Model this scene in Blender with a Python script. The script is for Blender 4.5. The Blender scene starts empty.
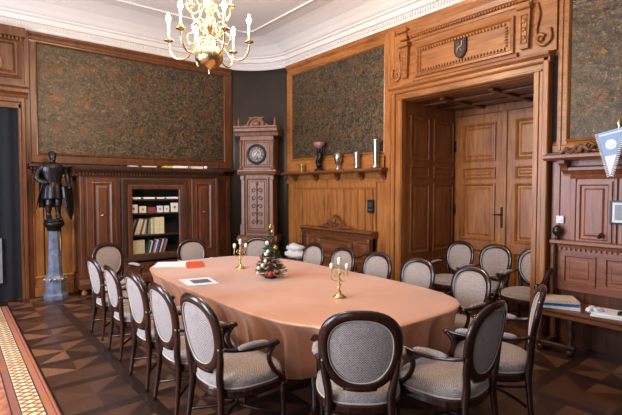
import bpy, bmesh, math, random
from mathutils import Matrix, Vector
PI = math.pi
R = math.radians
SC = bpy.context.scene
COL = SC.collection
random.seed(7)

# ------------------------------------------------------------------ camera, world, light, exposure
cam_data = bpy.data.cameras.new('camera')
cam = bpy.data.objects.new('camera', cam_data)
COL.objects.link(cam)
SC.camera = cam
cam_data.sensor_fit = 'HORIZONTAL'
cam_data.sensor_width = 36.0
cam_data.lens = 445.0 / 622.0 * 36.0
cam_data.clip_start = 0.05
cam_data.clip_end = 60
cam.location = (0, 0, 1.75)
YAW, PITCH, ROLL = 39.03, 2.25, 0.0
cam.rotation_euler = (Matrix.Rotation(R(-YAW), 4, 'Z') @ Matrix.Rotation(R(90 - PITCH), 4, 'X') @ Matrix.Rotation(R(ROLL), 4, 'Z')).to_euler()

SC.view_settings.view_transform = 'Standard'
SC.view_settings.look = 'None'
SC.view_settings.gamma = 1.0
SC.view_settings.exposure = 0.12
try:
    SC.view_settings.use_curve_mapping = False
except Exception:
    pass

world = bpy.data.worlds.new('world')
SC.world = world
world.use_nodes = True
world.node_tree.nodes['Background'].inputs[0].default_value = (0.80, 0.88, 1.0, 1)
world.node_tree.nodes['Background'].inputs[1].default_value = 0.12

XL, YB, YR = -2.3, -1.9, 8.45        # left wall, rear edge of the modelled room, back wall
XR = 5.48                            # right wall
WIN = [(-0.9, 0.7), (2.1, 3.7), (5.1, 6.7)]      # windows of the left wall (y0, y1)
WZ = (0.75, 3.55)

def area(name, loc, rot, sx, sy, power, color, spread=180):
    d = bpy.data.lights.new(name, 'AREA')
    d.shape = 'RECTANGLE'; d.size = sx; d.size_y = sy
    d.energy = power; d.color = color
    d.spread = R(spread)
    o = bpy.data.objects.new(name, d)
    o.location = loc; o.rotation_euler = rot
    COL.objects.link(o)
    return o
WPOW = [45, 260, 300]
for i, (a, b) in enumerate(WIN):
    area('window_daylight', (XL - 0.06, (a + b) / 2, sum(WZ) / 2), (0, R(-90), 0), WZ[1] - WZ[0] - .1, b - a - .1, WPOW[i], (0.70, 0.83, 1.0))

# ------------------------------------------------------------------ node helpers
class NT:
    def __init__(self, name, rough=0.5, spec=0.5, metal=0.0):
        self.m = bpy.data.materials.new(name); self.m.use_nodes = True
        self.t = self.m.node_tree; self.n = self.t.nodes; self.l = self.t.links
        self.b = self.n['Principled BSDF']
        self.b.inputs['Roughness'].default_value = rough
        self.b.inputs['Specular IOR Level'].default_value = spec
        self.b.inputs['Metallic'].default_value = metal
    def put(self, sock, v):
        if isinstance(v, bpy.types.NodeSocket): self.l.new(v, sock)
        else: sock.default_value = v
    def node(self, kind, **props):
        nd = self.n.new(kind)
        for k, v in props.items(): setattr(nd, k, v)
        return nd
    def math(self, op, a, b=0.0, c=0.0):
        nd = self.node('ShaderNodeMath', operation=op)
        self.put(nd.inputs[0], a); self.put(nd.inputs[1], b); self.put(nd.inputs[2], c)
        return nd.outputs[0]
    def coord(self, scale=(1, 1, 1), kind='Object', loc=(0, 0, 0), rot=(0, 0, 0)):
        tc = self.node('ShaderNodeTexCoord'); mp = self.node('ShaderNodeMapping')
        mp.inputs['Scale'].default_value = scale; mp.inputs['Location'].default_value = loc
        mp.inputs['Rotation'].default_value = rot
        self.l.new(tc.outputs[kind], mp.inputs[0])
        return mp.outputs[0]
    def xyz(self, v):
        s = self.node('ShaderNodeSeparateXYZ'); self.l.new(v, s.inputs[0])
        return s.outputs
    def comb(self, x, y, z):
        s = self.node('ShaderNodeCombineXYZ')
        for i, v in enumerate((x, y, z)): self.put(s.inputs[i], v)
        return s.outputs[0]
    def noise(self, vec, scale=5, detail=3, rough=.5, dist=0.0):
        nd = self.node('ShaderNodeTexNoise')
        self.l.new(vec, nd.inputs['Vector'])
        nd.inputs['Scale'].default_value = scale; nd.inputs['Detail'].default_value = detail
        nd.inputs['Roughness'].default_value = rough; nd.inputs['Distortion'].default_value = dist
        return nd.outputs['Fac']
    def ramp(self, f, stops):
        r = self.node('ShaderNodeValToRGB'); self.put(r.inputs[0], f)
        e = r.color_ramp.elements
        while len(e) < len(stops): e.new(0.5)
        for i, (p, c) in enumerate(stops):
            e[i].position = p; e[i].color = (*c, 1) if len(c) == 3 else c
        return r.outputs[0]
    def mix(self, f, a, b, mode='MIX'):
        m = self.node('ShaderNodeMix', data_type='RGBA', blend_type=mode)
        self.put(m.inputs[0], f)
        self.put(m.inputs[6], (*a, 1) if isinstance(a, tuple) and len(a) == 3 else a)
        self.put(m.inputs[7], (*b, 1) if isinstance(b, tuple) and len(b) == 3 else b)
        return m.outputs[2]
    def color(self, c): self.put(self.b.inputs['Base Color'], (*c, 1) if isinstance(c, tuple) and len(c) == 3 else c)
    def bump(self, h, strength=.3, dist=.01):
        bp = self.node('ShaderNodeBump'); bp.inputs['Strength'].default_value = strength
        bp.inputs['Distance'].default_value = dist
        self.l.new(h, bp.inputs['Height']); self.l.new(bp.outputs[0], self.b.inputs['Normal'])

def srgb(r, g, b):
    def f(v):
        v /= 255.0
        return v / 12.92 if v <= .04045 else ((v + .055) / 1.055) ** 2.4
    return (f(r), f(g), f(b))

def wood(name, dark, mid, light, rough=.38, axis='z', scale=1.0, spec=.5, coat=0.0):
    t = NT(name, rough, spec)
    s = {'z': (14, 14, 1.2), 'x': (1.2, 14, 14), 'y': (14, 1.2, 14)}[axis]
    v = t.coord(tuple(k * scale for k in s))
    n1 = t.noise(v, 1.6, 6, .62, .6)
    n2 = t.noise(t.coord((1.1, 1.1, 1.1)), 1.7, 2)
    f = t.math('ADD', t.math('MULTIPLY', n1, .75), t.math('MULTIPLY', n2, .25))
    c = t.ramp(f, [(.30, dark), (.48, mid), (.68, light)])
    t.color(c)
    t.bump(n1, .12, .004)
    if coat: t.b.inputs['Coat Weight'].default_value = coat; t.b.inputs['Coat Roughness'].default_value = .12
    return t.m

def plain(name, c, rough=.5, metal=0.0, var=.12, nscale=8, spec=.5, bump=0.0):
    t = NT(name, rough, spec, metal)
    n = t.noise(t.coord(), nscale, 4)
    lo = tuple(k * (1 - var) for k in c); hi = tuple(min(1, k * (1 + var)) for k in c)
    t.color(t.ramp(n, [(.3, lo), (.7, hi)]))
    if bump: t.bump(n, bump, .004)
    return t.m

M = {}
M['oak'] = wood('warm_oak', srgb(104, 58, 24), srgb(150, 92, 44), srgb(178, 118, 62), .36, 'z')
M['oakx'] = wood('warm_oak_cross', srgb(104, 58, 24), srgb(150, 92, 44), srgb(178, 118, 62), .36, 'x')
M['oakshade'] = wood('shaded_alcove_oak', srgb(88, 46, 20), srgb(130, 76, 38), srgb(158, 100, 56), .36, 'z')  # darker copy of the warm oak, alcove shade put into its colour
M['oakdark'] = wood('brown_oak', srgb(62, 33, 16), srgb(96, 54, 28), srgb(122, 72, 38), .34, 'z')
M['oakdarkx'] = wood('brown_oak_cross', srgb(70, 38, 18), srgb(108, 62, 32), srgb(134, 82, 44), .34, 'x')
M['redwood'] = wood('reddish_lit_oak', srgb(96, 50, 32), srgb(134, 78, 52), srgb(158, 98, 70), .33, 'z')  # oak reddened: pinkish window light put into its colour
M['redlitx'] = wood('reddish_lit_oak_cross', srgb(96, 50, 32), srgb(134, 78, 52), srgb(158, 98, 70), .33, 'x')
M['cab'] = wood('cabinet_wood', srgb(56, 29, 16), srgb(88, 48, 27), srgb(110, 63, 37), .36, 'z')
M['cabdark'] = wood('carved_dark_wood', srgb(36, 20, 12), srgb(58, 34, 20), srgb(78, 48, 30), .42, 'z', 2)
M['clock'] = wood('clock_wood', srgb(80, 45, 26), srgb(116, 71, 43), srgb(140, 90, 57), .38, 'z')
M['mahog'] = wood('dark_mahogany', srgb(26, 11, 7), srgb(44, 20, 13), srgb(62, 30, 19), .24, 'z', 2, .5, .2)
M['black'] = plain('black_lacquer', srgb(20, 18, 17), .4)
M['darkvoid'] = plain('dark_recess', srgb(20, 13, 9), .7)
M['iron'] = plain('dark_iron', srgb(34, 28, 24), .4, .6)
M['bronze'] = plain('dark_bronze', srgb(50, 46, 48), .36, .75, .3, 14, .5, .2)
M['brass'] = plain('polished_brass', srgb(226, 200, 150), .25, 1.0, .1)
M['gilt'] = plain('gilt_metal', srgb(205, 178, 118), .3, .9, .1)
M['silver'] = plain('silver_metal', srgb(170, 168, 164), .34, 1.0, .08)
M['wax'] = plain('ivory_wax', srgb(240, 228, 200), .5)
M['white'] = plain('white_paper', srgb(232, 232, 236), .7, 0, .03)
M['cream'] = plain('cream_paper', srgb(222, 206, 168), .7, 0, .05)
M['navy'] = plain('navy_curtain', srgb(12, 14, 21), .9, 0, .3, 4)
M['grey'] = plain('grey_card', srgb(120, 120, 124), .6)
M['plaster'] = plain('white_plaster', srgb(224, 218, 214), .75, 0, .015, 2)
M['plastery'] = plain('cream_plaster', srgb(222, 210, 190), .7, 0, .03, 2)
M['cornerpaint'] = plain('dark_umber_wall', srgb(54, 43, 36), .5, 0, .15, 3)
M['marble'] = plain('blue_grey_marble', srgb(104, 110, 128), .16, 0, .4, 9)

def emis(name, c, s):
    t = NT(name); t.color(c)
    t.b.inputs['Emission Color'].default_value = (*c, 1)
    t.b.inputs['Emission Strength'].default_value = s
    return t.m
M['flame'] = emis('lamp_glow', (1.0, .9, .72), 40)

def wallpaper(name, k=1.0, metal=.35):
    t = NT(name, .42, .5, metal)
    co = t.coord()
    x, y, z = t.xyz(co)
    nz = t.noise(co, 5, 3)
    nz2 = t.noise(t.coord(loc=(3, 5, 2)), 5, 3)
    u = t.math('ADD', t.math('MULTIPLY', x, 2.2), t.math('MULTIPLY', nz, .9))
    v = t.math('ADD', t.math('MULTIPLY', z, 2.0), t.math('MULTIPLY', nz2, .9))
    # flower lattice
    a = t.math('SINE', t.math('MULTIPLY', t.math('ADD', u, v), PI))
    b = t.math('SINE', t.math('MULTIPLY', t.math('SUBTRACT', u, v), PI))
    fl = t.math('MULTIPLY', a, b)
    flower = t.ramp(fl, [(.45, (0, 0, 0)), (.85, (1, 1, 1))])
    leaf = t.noise(co, 6, 3, .6, 2.5)
    leafm = t.ramp(t.math('ABSOLUTE', t.math('SUBTRACT', leaf, .5)), [(.0, (1, 1, 1)), (.05, (0, 0, 0))])
    fine = t.noise(t.coord(), 22, 5, .7, .8)
    base = t.ramp(fine, [(.26, srgb(40 * k, 34 * k, 26 * k)), (.5, srgb(62 * k, 51 * k, 39 * k)), (.76, srgb(100 * k, 82 * k, 62 * k))])
    rust = t.ramp(fine, [(.3, srgb(56 * k, 36 * k, 22 * k)), (.65, srgb(124 * k, 82 * k, 46 * k))])
    gold = t.ramp(fine, [(.3, srgb(86 * k, 70 * k, 46 * k)), (.65, srgb(146 * k, 118 * k, 78 * k))])
    c = t.mix(t.math('MULTIPLY', leafm, .8), base, gold)
    c = t.mix(t.math('MULTIPLY', flower, .55), c, rust)
    t.color(c)
    h = t.math('ADD', t.math('MULTIPLY', fine, .6), t.math('MULTIPLY', leafm, .5))
    big = t.noise(t.coord((1.6, 1, 3.5)), 1.0, 2, .5, 1.2)
    h = t.math('ADD', h, t.math('MULTIPLY', big, 5.0))
    t.bump(h, .5, .008)
    return t.m
M['paper'] = wallpaper('embossed_leather_wallcovering')

def fabric(name, c1, c2, sc=1.0):
    t = NT(name, .85, .25)
    co = t.coord()
    x, y, z = t.xyz(co)
    wob = t.math('MULTIPLY', t.math('SINE', t.math('MULTIPLY', x, 210 * sc)), .35)
    s = t.math('SINE', t.math('ADD', t.math('MULTIPLY', t.math('ADD', z, t.math('MULTIPLY', y, .9)), 260 * sc), t.math('MULTIPLY', wob, 6)))
    n = t.noise(co, 90, 2)
    f = t.math('ADD', t.math('MULTIPLY', s, .27), n)
    t.color(t.ramp(f, [(.30, c1), (.62, c2)]))
    t.b.inputs['Sheen Weight'].default_value = .25
    t.bump(f, .25, .002)
    return t.m
M['fabric'] = fabric('patterned_upholstery', srgb(106, 89, 86), srgb(184, 170, 162), 1.9)
M['piping'] = plain('pale_piping', srgb(190, 176, 160), .8)

def cloth():
    t = NT('salmon_satin_cloth', .42, .6)
    t.b.inputs['Coat Weight'].default_value = .6; t.b.inputs['Coat Roughness'].default_value = .35
    n = t.noise(t.coord((1, 1, 1)), 3, 4)
    w = t.noise(t.coord((60, 2, 60)), 2, 3)
    t.color(t.ramp(t.math('ADD', t.math('MULTIPLY', n, .6), t.math('MULTIPLY', w, .4)), [(.3, srgb(200, 134, 96)), (.7, srgb(220, 154, 114))]))
    t.b.inputs['Sheen Weight'].default_value = .5
    t.b.inputs['Sheen Roughness'].default_value = .4
    t.b.inputs['Sheen Tint'].default_value = (1, .9, .8, 1)
    t.bump(n, .15, .01)
    return t.m
M['cloth'] = cloth()

def parquet():
    t = NT('star_parquet', .3, .5)
    co = t.coord()
    x, y, z = t.xyz(co)
    S = .66
    def cell(v, off):
        q = t.math('DIVIDE', t.math('ADD', v, off), S)
        fl = t.math('FLOOR', q)
        return t.math('SUBTRACT', t.math('SUBTRACT', q, fl), .5), fl
    px, ix = cell(x, -1.26 + 10 * S)
    py, iy = cell(y, 10 * S + .2)
    ang = t.math('ARCTAN2', py, px)
    sec = t.math('FLOOR', t.math('DIVIDE', ang, PI / 4))
    wn = t.node('ShaderNodeTexWhiteNoise', noise_dimensions='3D')
    t.l.new(t.comb(ix, iy, sec), wn.inputs['Vector'])
    alt = t.math('MODULO', t.math('ADD', sec, 8), 2)
    tone = t.math('ADD', t.math('MULTIPLY', alt, .45), t.math('MULTIPLY', wn.outputs['Value'], .5))
    m = t.math('MAXIMUM', t.math('ABSOLUTE', px), t.math('ABSOLUTE', py))
    edge = t.math('GREATER_THAN', m, .43)
    seam = t.math('GREATER_THAN', t.math('ABSOLUTE', t.math('SUBTRACT', m, .432)), .006)
    ga = t.noise(t.coord((3, 40, 1)), 1, 4, .6, .4)
    gb = t.noise(t.coord((40, 3, 1)), 1, 4, .6, .4)
    g = t.mix(alt, ga, gb)
    base = t.ramp(tone, [(0, srgb(62, 38, 27)), (.5, srgb(92, 59, 41)), (1, srgb(154, 104, 72))])
    base = t.mix(edge, base, srgb(58, 38, 29))
    base = t.mix(.55, base, t.mix(1.0, base, g, 'MULTIPLY'))
    base = t.mix(seam, srgb(20, 12, 9), base)
    t.color(base)
    wear = t.noise(co, 2.2, 4)
    t.put(t.b.inputs['Roughness'], t.math('ADD', t.math('MULTIPLY', wear, .25), .2))
    t.bump(t.math('ADD', t.math('MULTIPLY', ga, .3), seam), .15, .004)
    return t.m
M['parquet'] = parquet()

def rugmat():
    t = NT('oriental_rug_pile', .95, .15)
    co = t.coord()
    x, y, z = t.xyz(co)          # local x = 0 at the border edge, negative into the rug
    d = t.math('MULTIPLY', x, -1.0)
    n = t.noise(t.coord((1, 1, 1)), 14, 4)
    n2 = t.noise(co, 120, 2)
    field = t.ramp(n, [(.3, srgb(150, 88, 64)), (.55, srgb(192, 122, 94)), (.75, srgb(212, 150, 118))])
    # lattice band between d=.09 and d=.235
    q = t.math('MULTIPLY', y, 1 / .17)
    tri = t.math('ABSOLUTE', t.math('SUBTRACT', t.math('FRACT', q), .5))
    tri2 = t.math('ABSOLUTE', t.math('SUBTRACT', t.math('FRACT', t.math('ADD', q, .5)), .5))
    bd = t.math('DIVIDE', t.math('SUBTRACT', d, .095), .135)
    l1 = t.math('LESS_THAN', t.math('ABSOLUTE', t.math('SUBTRACT', t.math('MULTIPLY', tri, 2), bd)), .17)
    l2 = t.math('LESS_THAN', t.math('ABSOLUTE', t.math('SUBTRACT', t.math('MULTIPLY', tri2, 2), bd)), .17)
    lat = t.math('MAXIMUM', l1, l2)
    band = t.math('MULTIPLY', t.math('GREATER_THAN', d, .09), t.math('LESS_THAN', d, .235))
    bandc = t.mix(lat, srgb(232, 212, 176), srgb(160, 108, 64))
    st = t.math('GREATER_THAN', t.math('SINE', t.math('MULTIPLY', d, 260)), .25)
    edgec = t.mix(t.math('MULTIPLY', st, t.math('LESS_THAN', d, .05)), srgb(178, 112, 86), srgb(128, 72, 58))
    c = t.mix(t.math('LESS_THAN', d, .09), field, edgec)
    in2 = t.math('MULTIPLY', t.math('GREATER_THAN', d, .235), t.math('LESS_THAN', d, .30))
    c = t.mix(in2, c, srgb(150, 96, 80))
    for p in (.088, .237, .30):
        ln = t.math('LESS_THAN', t.math('ABSOLUTE', t.math('SUBTRACT', d, p)), .006)
        c = t.mix(ln, c, srgb(70, 52, 54))
    c = t.mix(t.math('MULTIPLY', band, t.math('GREATER_THAN', d, .094)), c, bandc)
    patch = t.ramp(t.noise(co, 1.6, 1), [(.55, (0, 0, 0)), (.62, (1, 1, 1))])
    c = t.mix(t.math('MULTIPLY', patch, .4), c, srgb(170, 106, 44))
    c = t.mix(.3, c, t.mix(1.0, c, n2, 'MULTIPLY'))
    t.color(c); t.bump(n2, .4, .004)
    return t.m
M['rug'] = rugmat()

def needles():
    t = NT('fir_needles', .6)
    t.color(t.ramp(t.noise(t.coord(), 30, 2), [(.35, srgb(24, 44, 24)), (.65, srgb(62, 92, 52))]))
    return t.m
M['needle'] = needles()

_cm = {}
def cmat(rgb, rough=.6, metal=0.0):
    k = (rgb, rough, metal)
    if k not in _cm:
        _cm[k] = plain('tone_%d_%d_%d' % rgb, srgb(*rgb), rough, metal, .1, 20)
    return _cm[k]

# ------------------------------------------------------------------ mesh helper
class MB:
    def __init__(self):
        self.b = bmesh.new(); self.mi = 0; self.X = Matrix.Identity(4)
    def v(self, x, y, z): return self.b.verts.new(self.X @ Vector((x, y, z)))
    def f(self, vs, smooth=False):
        try:
            fc = self.b.faces.new(vs)
        except ValueError:
            return None
        fc.smooth = smooth; fc.material_index = self.mi
        return fc
    def box(self, x0, x1, y0, y1, z0, z1, bev=0.0):
        x0, x1 = min(x0, x1), max(x0, x1); y0, y1 = min(y0, y1), max(y0, y1); z0, z1 = min(z0, z1), max(z0, z1)
        vs = [self.v(x, y, z) for z in (z0, z1) for y in (y0, y1) for x in (x0, x1)]
        fs = [self.f([vs[i] for i in q]) for q in ((0, 2, 3, 1), (4, 5, 7, 6), (0, 1, 5, 4), (2, 6, 7, 3), (0, 4, 6, 2), (1, 3, 7, 5))]
        if bev > 0:
            es = list({e for f in fs for e in f.edges})
            bmesh.ops.bevel(self.b, geom=es, offset=bev, segments=1, affect='EDGES', material=self.mi)
        return self
    def loops(self, rings, closed=True, cap0=True, cap1=True, smooth=True):
        vr = [[self.v(*p) for p in r] for r in rings]
        n = len(vr[0])
        for a, b in zip(vr, vr[1:]):
            for i in range(n if closed else n - 1):
                j = (i + 1) % n
                self.f([a[i], a[j], b[j], b[i]], smooth)
        if closed and cap0: self.f(list(reversed(vr[0])))
        if closed and cap1: self.f(vr[-1])
        return self
    def lathe(self, prof, c=(0, 0, 0), n=20, smooth=True, mod=None):
        rings = []
        for r, z in prof:
            ring = []
            for i in range(n):
                a = 2 * PI * i / n
                rr = max(r, 1e-4) * (mod(a, z) if mod else 1)
                ring.append((c[0] + rr * math.cos(a), c[1] + rr * math.sin(a), c[2] + z))
            rings.append(ring)
        return self.loops(rings, smooth=smooth)
    def ball(self, c, r, n=12, sq=(1, 1, 1)):
        m = max(5, n // 2)
        rings = []
        for k in range(m + 1):
            a = -PI / 2 + PI * k / m
            rr = max(math.cos(a) * r, 1e-4)
            rings.append([(c[0] + rr * math.cos(2 * PI * i / n) * sq[0], c[1] + rr * math.sin(2 * PI * i / n) * sq[1], c[2] + math.sin(a) * r * sq[2]) for i in range(n)])
        return self.loops(rings)
    def tube(self, pts, rad, n=8, flat=1.0, up=(0, 0, 1), closed=False):
        pts = [Vector(p) for p in pts]
        rad = rad if isinstance(rad, (list, tuple)) else [rad] * len(pts)
        rings = []
        u = Vector(up)
        L = len(pts)
        for i, p in enumerate(pts):
            if closed: d = pts[(i + 1) % L] - pts[i - 1]
            else: d = pts[min(i + 1, L - 1)] - pts[max(i - 1, 0)]
            d.normalize()
            s = d.cross(u)
            if s.length < 1e-3: s = d.cross(Vector((0, 1, 0)))
            s.normalize(); w = s.cross(d).normalized()
            if abs(Vector(up).z) < .5 or True: u = w
            rings.append([tuple(p + (s * math.cos(2 * PI * k / n) + w * math.sin(2 * PI * k / n) * flat) * rad[i]) for k in range(n)])
        if closed:
            vr = [[self.v(*q) for q in r] for r in rings]
            for i in range(L):
                a, b = vr[i], vr[(i + 1) % L]
                for k in range(n):
                    self.f([a[k], a[(k + 1) % n], b[(k + 1) % n], b[k]], True)
            return self
        return self.loops(rings)
    def prism(self, poly, y0, y1, smooth=False):
        """polygon in (x,z) extruded along y"""
        a = [self.v(x, y0, z) for x, z in poly]; b = [self.v(x, y1, z) for x, z in poly]
        n = len(poly)
        self.f(a); self.f(list(reversed(b)))
        for i in range(n):
            self.f([a[i], b[i], b[(i + 1) % n], a[(i + 1) % n]], smooth)
        return self
    def rects(self, u0, u1, z0, z1, prof, cap=True):
        """nested rectangles in the wall plane; prof = [(inset, y), ...]"""
        rings = [[(u0 + i, y, z0 + i), (u1 - i, y, z0 + i), (u1 - i, y, z1 - i), (u0 + i, y, z1 - i)] for i, y in prof]
        vr = [[self.v(*p) for p in r] for r in rings]
        for a, b in zip(vr, vr[1:]):
            for i in range(4):
                j = (i + 1) % 4
                self.f([a[i], a[j], b[j], b[i]])
        if cap: self.f(vr[-1])
        return self
    def panel(self, u0, u1, z0, z1, y, w=.035, h=.018):
        """moulded frame with a raised field, standing on plane y (room side is -y)"""
        k = w
        s = min(1, (u1 - u0) / (5.2 * k), (z1 - z0) / (5.2 * k)); k *= s
        return self.rects(u0, u1, z0, z1, [(0, y + .001), (0, y - h), (.35 * k, y - h * 1.2), (.7 * k, y - h * .7), (k, y - .001), (1.5 * k, y - .001), (2.3 * k, y - h * .7)])
    def frame(self, u0, u1, z0, z1, y, w=.04, h=.02):
        return self.rects(u0, u1, z0, z1, [(0, y + .002), (0, y - h), (w * .4, y - h * 1.2), (w * .8, y - h * .5), (w, y + .002)], cap=False)
    def dentils(self, u0, u1, z0, z1, y0, y1, step, fill=.5):
        n = max(1, int(round((u1 - u0) / step)))
        st = (u1 - u0) / n
        for i in range(n):
            a = u0 + st * i
            self.box(a, a + st * fill, y0, y1, z0, z1)
        return self
    def extr(self, prof, u0, u1):
        """moulding profile [(y,z)...] (closed polygon) swept along u"""
        a = [self.v(u0, y, z) for y, z in prof]; b = [self.v(u1, y, z) for y, z in prof]
        n = len(prof)
        self.f(a); self.f(list(reversed(b)))
        for i in range(n): self.f([a[i], b[i], b[(i + 1) % n], a[(i + 1) % n]])
        return self
    def build(self, name, mat, parent=None, smooth=None, subsurf=0):
        bmesh.ops.recalc_face_normals(self.b, faces=self.b.faces)
        me = bpy.data.meshes.new(name)
        if smooth is not None:
            for f in self.b.faces: f.smooth = smooth
        self.b.to_mesh(me); self.b.free()
        for m in (mat if isinstance(mat, (list, tuple)) else [mat]): me.materials.append(m)
        o = bpy.data.objects.new(name, me)
        COL.objects.link(o)
        if parent: o.parent = parent
        if subsurf:
            s = o.modifiers.new('sub', 'SUBSURF'); s.levels = subsurf; s.render_levels = subsurf
        return o

def tag(o, label, cat, group=None):
    o['label'] = label; o['category'] = cat
    if group: o['group'] = group
    return o
def thing(name, label, cat, loc=(0, 0, 0), rz=0, group=None):
    o = bpy.data.objects.new(name, None); COL.objects.link(o)
    o.location = loc; o.rotation_euler = (0, 0, R(rz)); o.empty_display_size = .1
    return tag(o, label, cat, group)
def structure(o):
    o['kind'] = 'structure'; return o
def wallthing(name, label, cat, frame, u, y, z, rz=0, group=None):
    """a thing given in wall coordinates: frame 'B' is the right wall, 'A' the back wall"""
    if frame == 'A': return thing(name, label, cat, (u, YR + y, z), rz, group)
    return thing(name, label, cat, (XR + y, -u, z), -90 + rz, group)
def copy_tree(o, parent=None):
    c = o.copy(); COL.objects.link(c)
    if parent: c.parent = parent
    for ch in o.children: copy_tree(ch, c)
    return c
def bez(p0, p1, p2, n=8):
    out = []
    for i in range(n + 1):
        t = i / n
        out.append(tuple((1 - t) ** 2 * a + 2 * t * (1 - t) * b + t * t * c for a, b, c in zip(p0, p1, p2)))
    return out
def spline(pts, n=6):
    P = [Vector(p) for p in pts]
    P = [P[0] * 2 - P[1]] + P + [P[-1] * 2 - P[-2]]
    out = []
    for i in range(1, len(P) - 2):
        for k in range(n):
            t = k / n
            out.append(tuple(.5 * ((2 * P[i]) + (P[i + 1] - P[i - 1]) * t + (2 * P[i - 1] - 5 * P[i] + 4 * P[i + 1] - P[i + 2]) * t * t + (3 * P[i] - P[i - 1] - 3 * P[i + 1] + P[i + 2]) * t ** 3)))
    out.append(tuple(P[-2]))
    return out

# ------------------------------------------------------------------ ROOM SHELL
H = 4.28                 # top of the wooden wall lining
CZ = 4.78                # ceiling
b = MB(); b.box(XL - .2, XR + 1.6, YB, YR + .2, -.12, 0); structure(b.build('floor', M['parquet']))

# back wall, local frame: x = world x, y = depth into the wall, z = up
wallA = structure(MB().box(XL, 4.62, 0, .2, 0, CZ + .1).build('wall_back', M['oakdark']))
wallA.location = (0, YR, 0)
# right wall (with the alcove opening y 2.51 .. 4.46), local x = -world y
OP0, OP1, OPZ = -4.46, -2.46, 3.12
b = MB()
b.box(-7.5, OP0, 0, .2, 0, CZ + .1); b.box(OP1, -YB, 0, .2, 0, CZ + .1); b.box(OP0, OP1, 0, .2, OPZ, CZ + .1)
wallB = structure(b.build('wall_right', M['oak']))
wallB.location = (XR, 0, 0); wallB.rotation_euler = (0, 0, R(-90))
# left wall with window openings
b = MB()
ys = [YB] + [v for w in WIN for v in w] + [YR + .2]
for i in range(0, len(ys), 2): b.box(XL - .25, XL, ys[i], ys[i + 1], 0, CZ + .1)
for a, c in WIN:
    b.box(XL - .25, XL, a, c, 0, WZ[0]); b.box(XL - .25, XL, a, c, WZ[1], CZ + .1)
structure(b.build('wall_left', M['oak']))
for i, (a, c) in enumerate(WIN):
    b = MB()
    for yy in (a, (a + c) / 2 - .03, c - .06): b.box(XL - .05, XL + .01, yy, yy + .06, WZ[0], WZ[1])
    for zz in (WZ[0], 2.6, WZ[1] - .06): b.box(XL - .05, XL + .01, a, c, zz, zz + .06)
    structure(b.build('window_%d' % (i + 1), M['oak']))
# rounded corner wall
CUR = [(4.62, 8.45)] + [p[:2] for p in bez((4.62, 8.45, 0), (5.30, 8.25, 0), (5.48, 7.5, 0), 10)][1:]
b = MB()
outer = [(x + .14, y + .14) for x, y in CUR]
b.loops([[(x, y, 0), (X, Y, 0), (X, Y, CZ + .1), (x, y, CZ + .1)] for (x, y), (X, Y) in zip(CUR, outer)], smooth=True)
structure(b.build('wall_corner', M['cornerpaint']))

# ceiling slab with its stepped cornice
def offset_path(path, d):
    out = []
    for i, p in enumerate(path):
        a = Vector(path[max(i - 1, 0)]); c = Vector(path[min(i + 1, len(path) - 1)]); p = Vector(p)
        t1 = (p - a).normalized() if i > 0 else (c - p).normalized()
        t2 = (c - p).normalized() if i < len(path) - 1 else t1
        n1 = Vector((t1.y, -t1.x)); n2 = Vector((t2.y, -t2.x))
        n = (n1 + n2); n = n / max(n.dot(n) / 2, .3) if n.length > 1e-6 else n1
        # miter
        nn = (n1 + n2).normalized(); k = d / max(nn.dot(n1), .5)
        out.append((p.x + nn.x * k, p.y + nn.y * k))
    return out
PATH = [(XL, YR)] + CUR + [(XR, YB)]
prof = [(-.05, H), (.03, H), (.05, H + .035), (.05, H + .05), (.055, H + .13), (.095, H + .14), (.10, H + .165), (.105, H + .21), (.145, H + .225), (.15, H + .25), (.175, H + .262),
        (.19, H + .275), (.24, H + .33), (.33, H + .40), (.45, H + .45), (.56, H + .485), (.64, CZ + .003)]
b = MB()
b.box(XL - .2, XR + .2, YB, YR + .2, CZ, CZ + .12)
ceil_o = structure(b.build('ceiling', M['plaster']))
b = MB()
b.loops([[(x, y, z) for x, y in offset_path(PATH, d)] for d, z in prof], closed=False, smooth=False)
cor = b.build('cornice', M['plaster'], ceil_o)
# dentil row
b = MB()
dp = offset_path(PATH, .055)
def walk(path, step):
    out = []; acc = 0
    for a, c in zip(path, path[1:]):
        a = Vector(a); c = Vector(c); L = (c - a).length; t = (c - a).normalized(); s = -acc % step
        while s < L:
            out.append((a + t * s, t)); s += step
        acc += L
    return out
for p, t in walk(dp, .045):
    n = Vector((t.y, -t.x))
    q = [p, p + t * .022, p + t * .022 + n * .016, p + n * .016]
    lo = [b.v(k.x, k.y, H + .06) for k in q]; hi = [b.v(k.x, k.y, H + .125) for k in q]
    b.f(lo); b.f(hi)
    for i in range(4): b.f([lo[i], lo[(i + 1) % 4], hi[(i + 1) % 4], hi[i]])
b.build('dentil_row', M['plaster'], ceil_o)
# flat moulding ring on the ceiling
b = MB()
ring = offset_path(PATH, .95)
for d0, d1, zz in ((.90, .94, CZ - .022),):
    o0, o1 = offset_path(PATH, d0), offset_path(PATH, d1)
    b.loops([[(x, y, CZ + .01) for x, y in o0], [(x, y, zz) for x, y in offset_path(PATH, d0 + .01)], [(x, y, zz) for x, y in offset_path(PATH, d1 - .01)], [(x, y, CZ + .01) for x, y in o1]], closed=False, smooth=False)
b.build('ceiling_moulding', M['plaster'], ceil_o)

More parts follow.
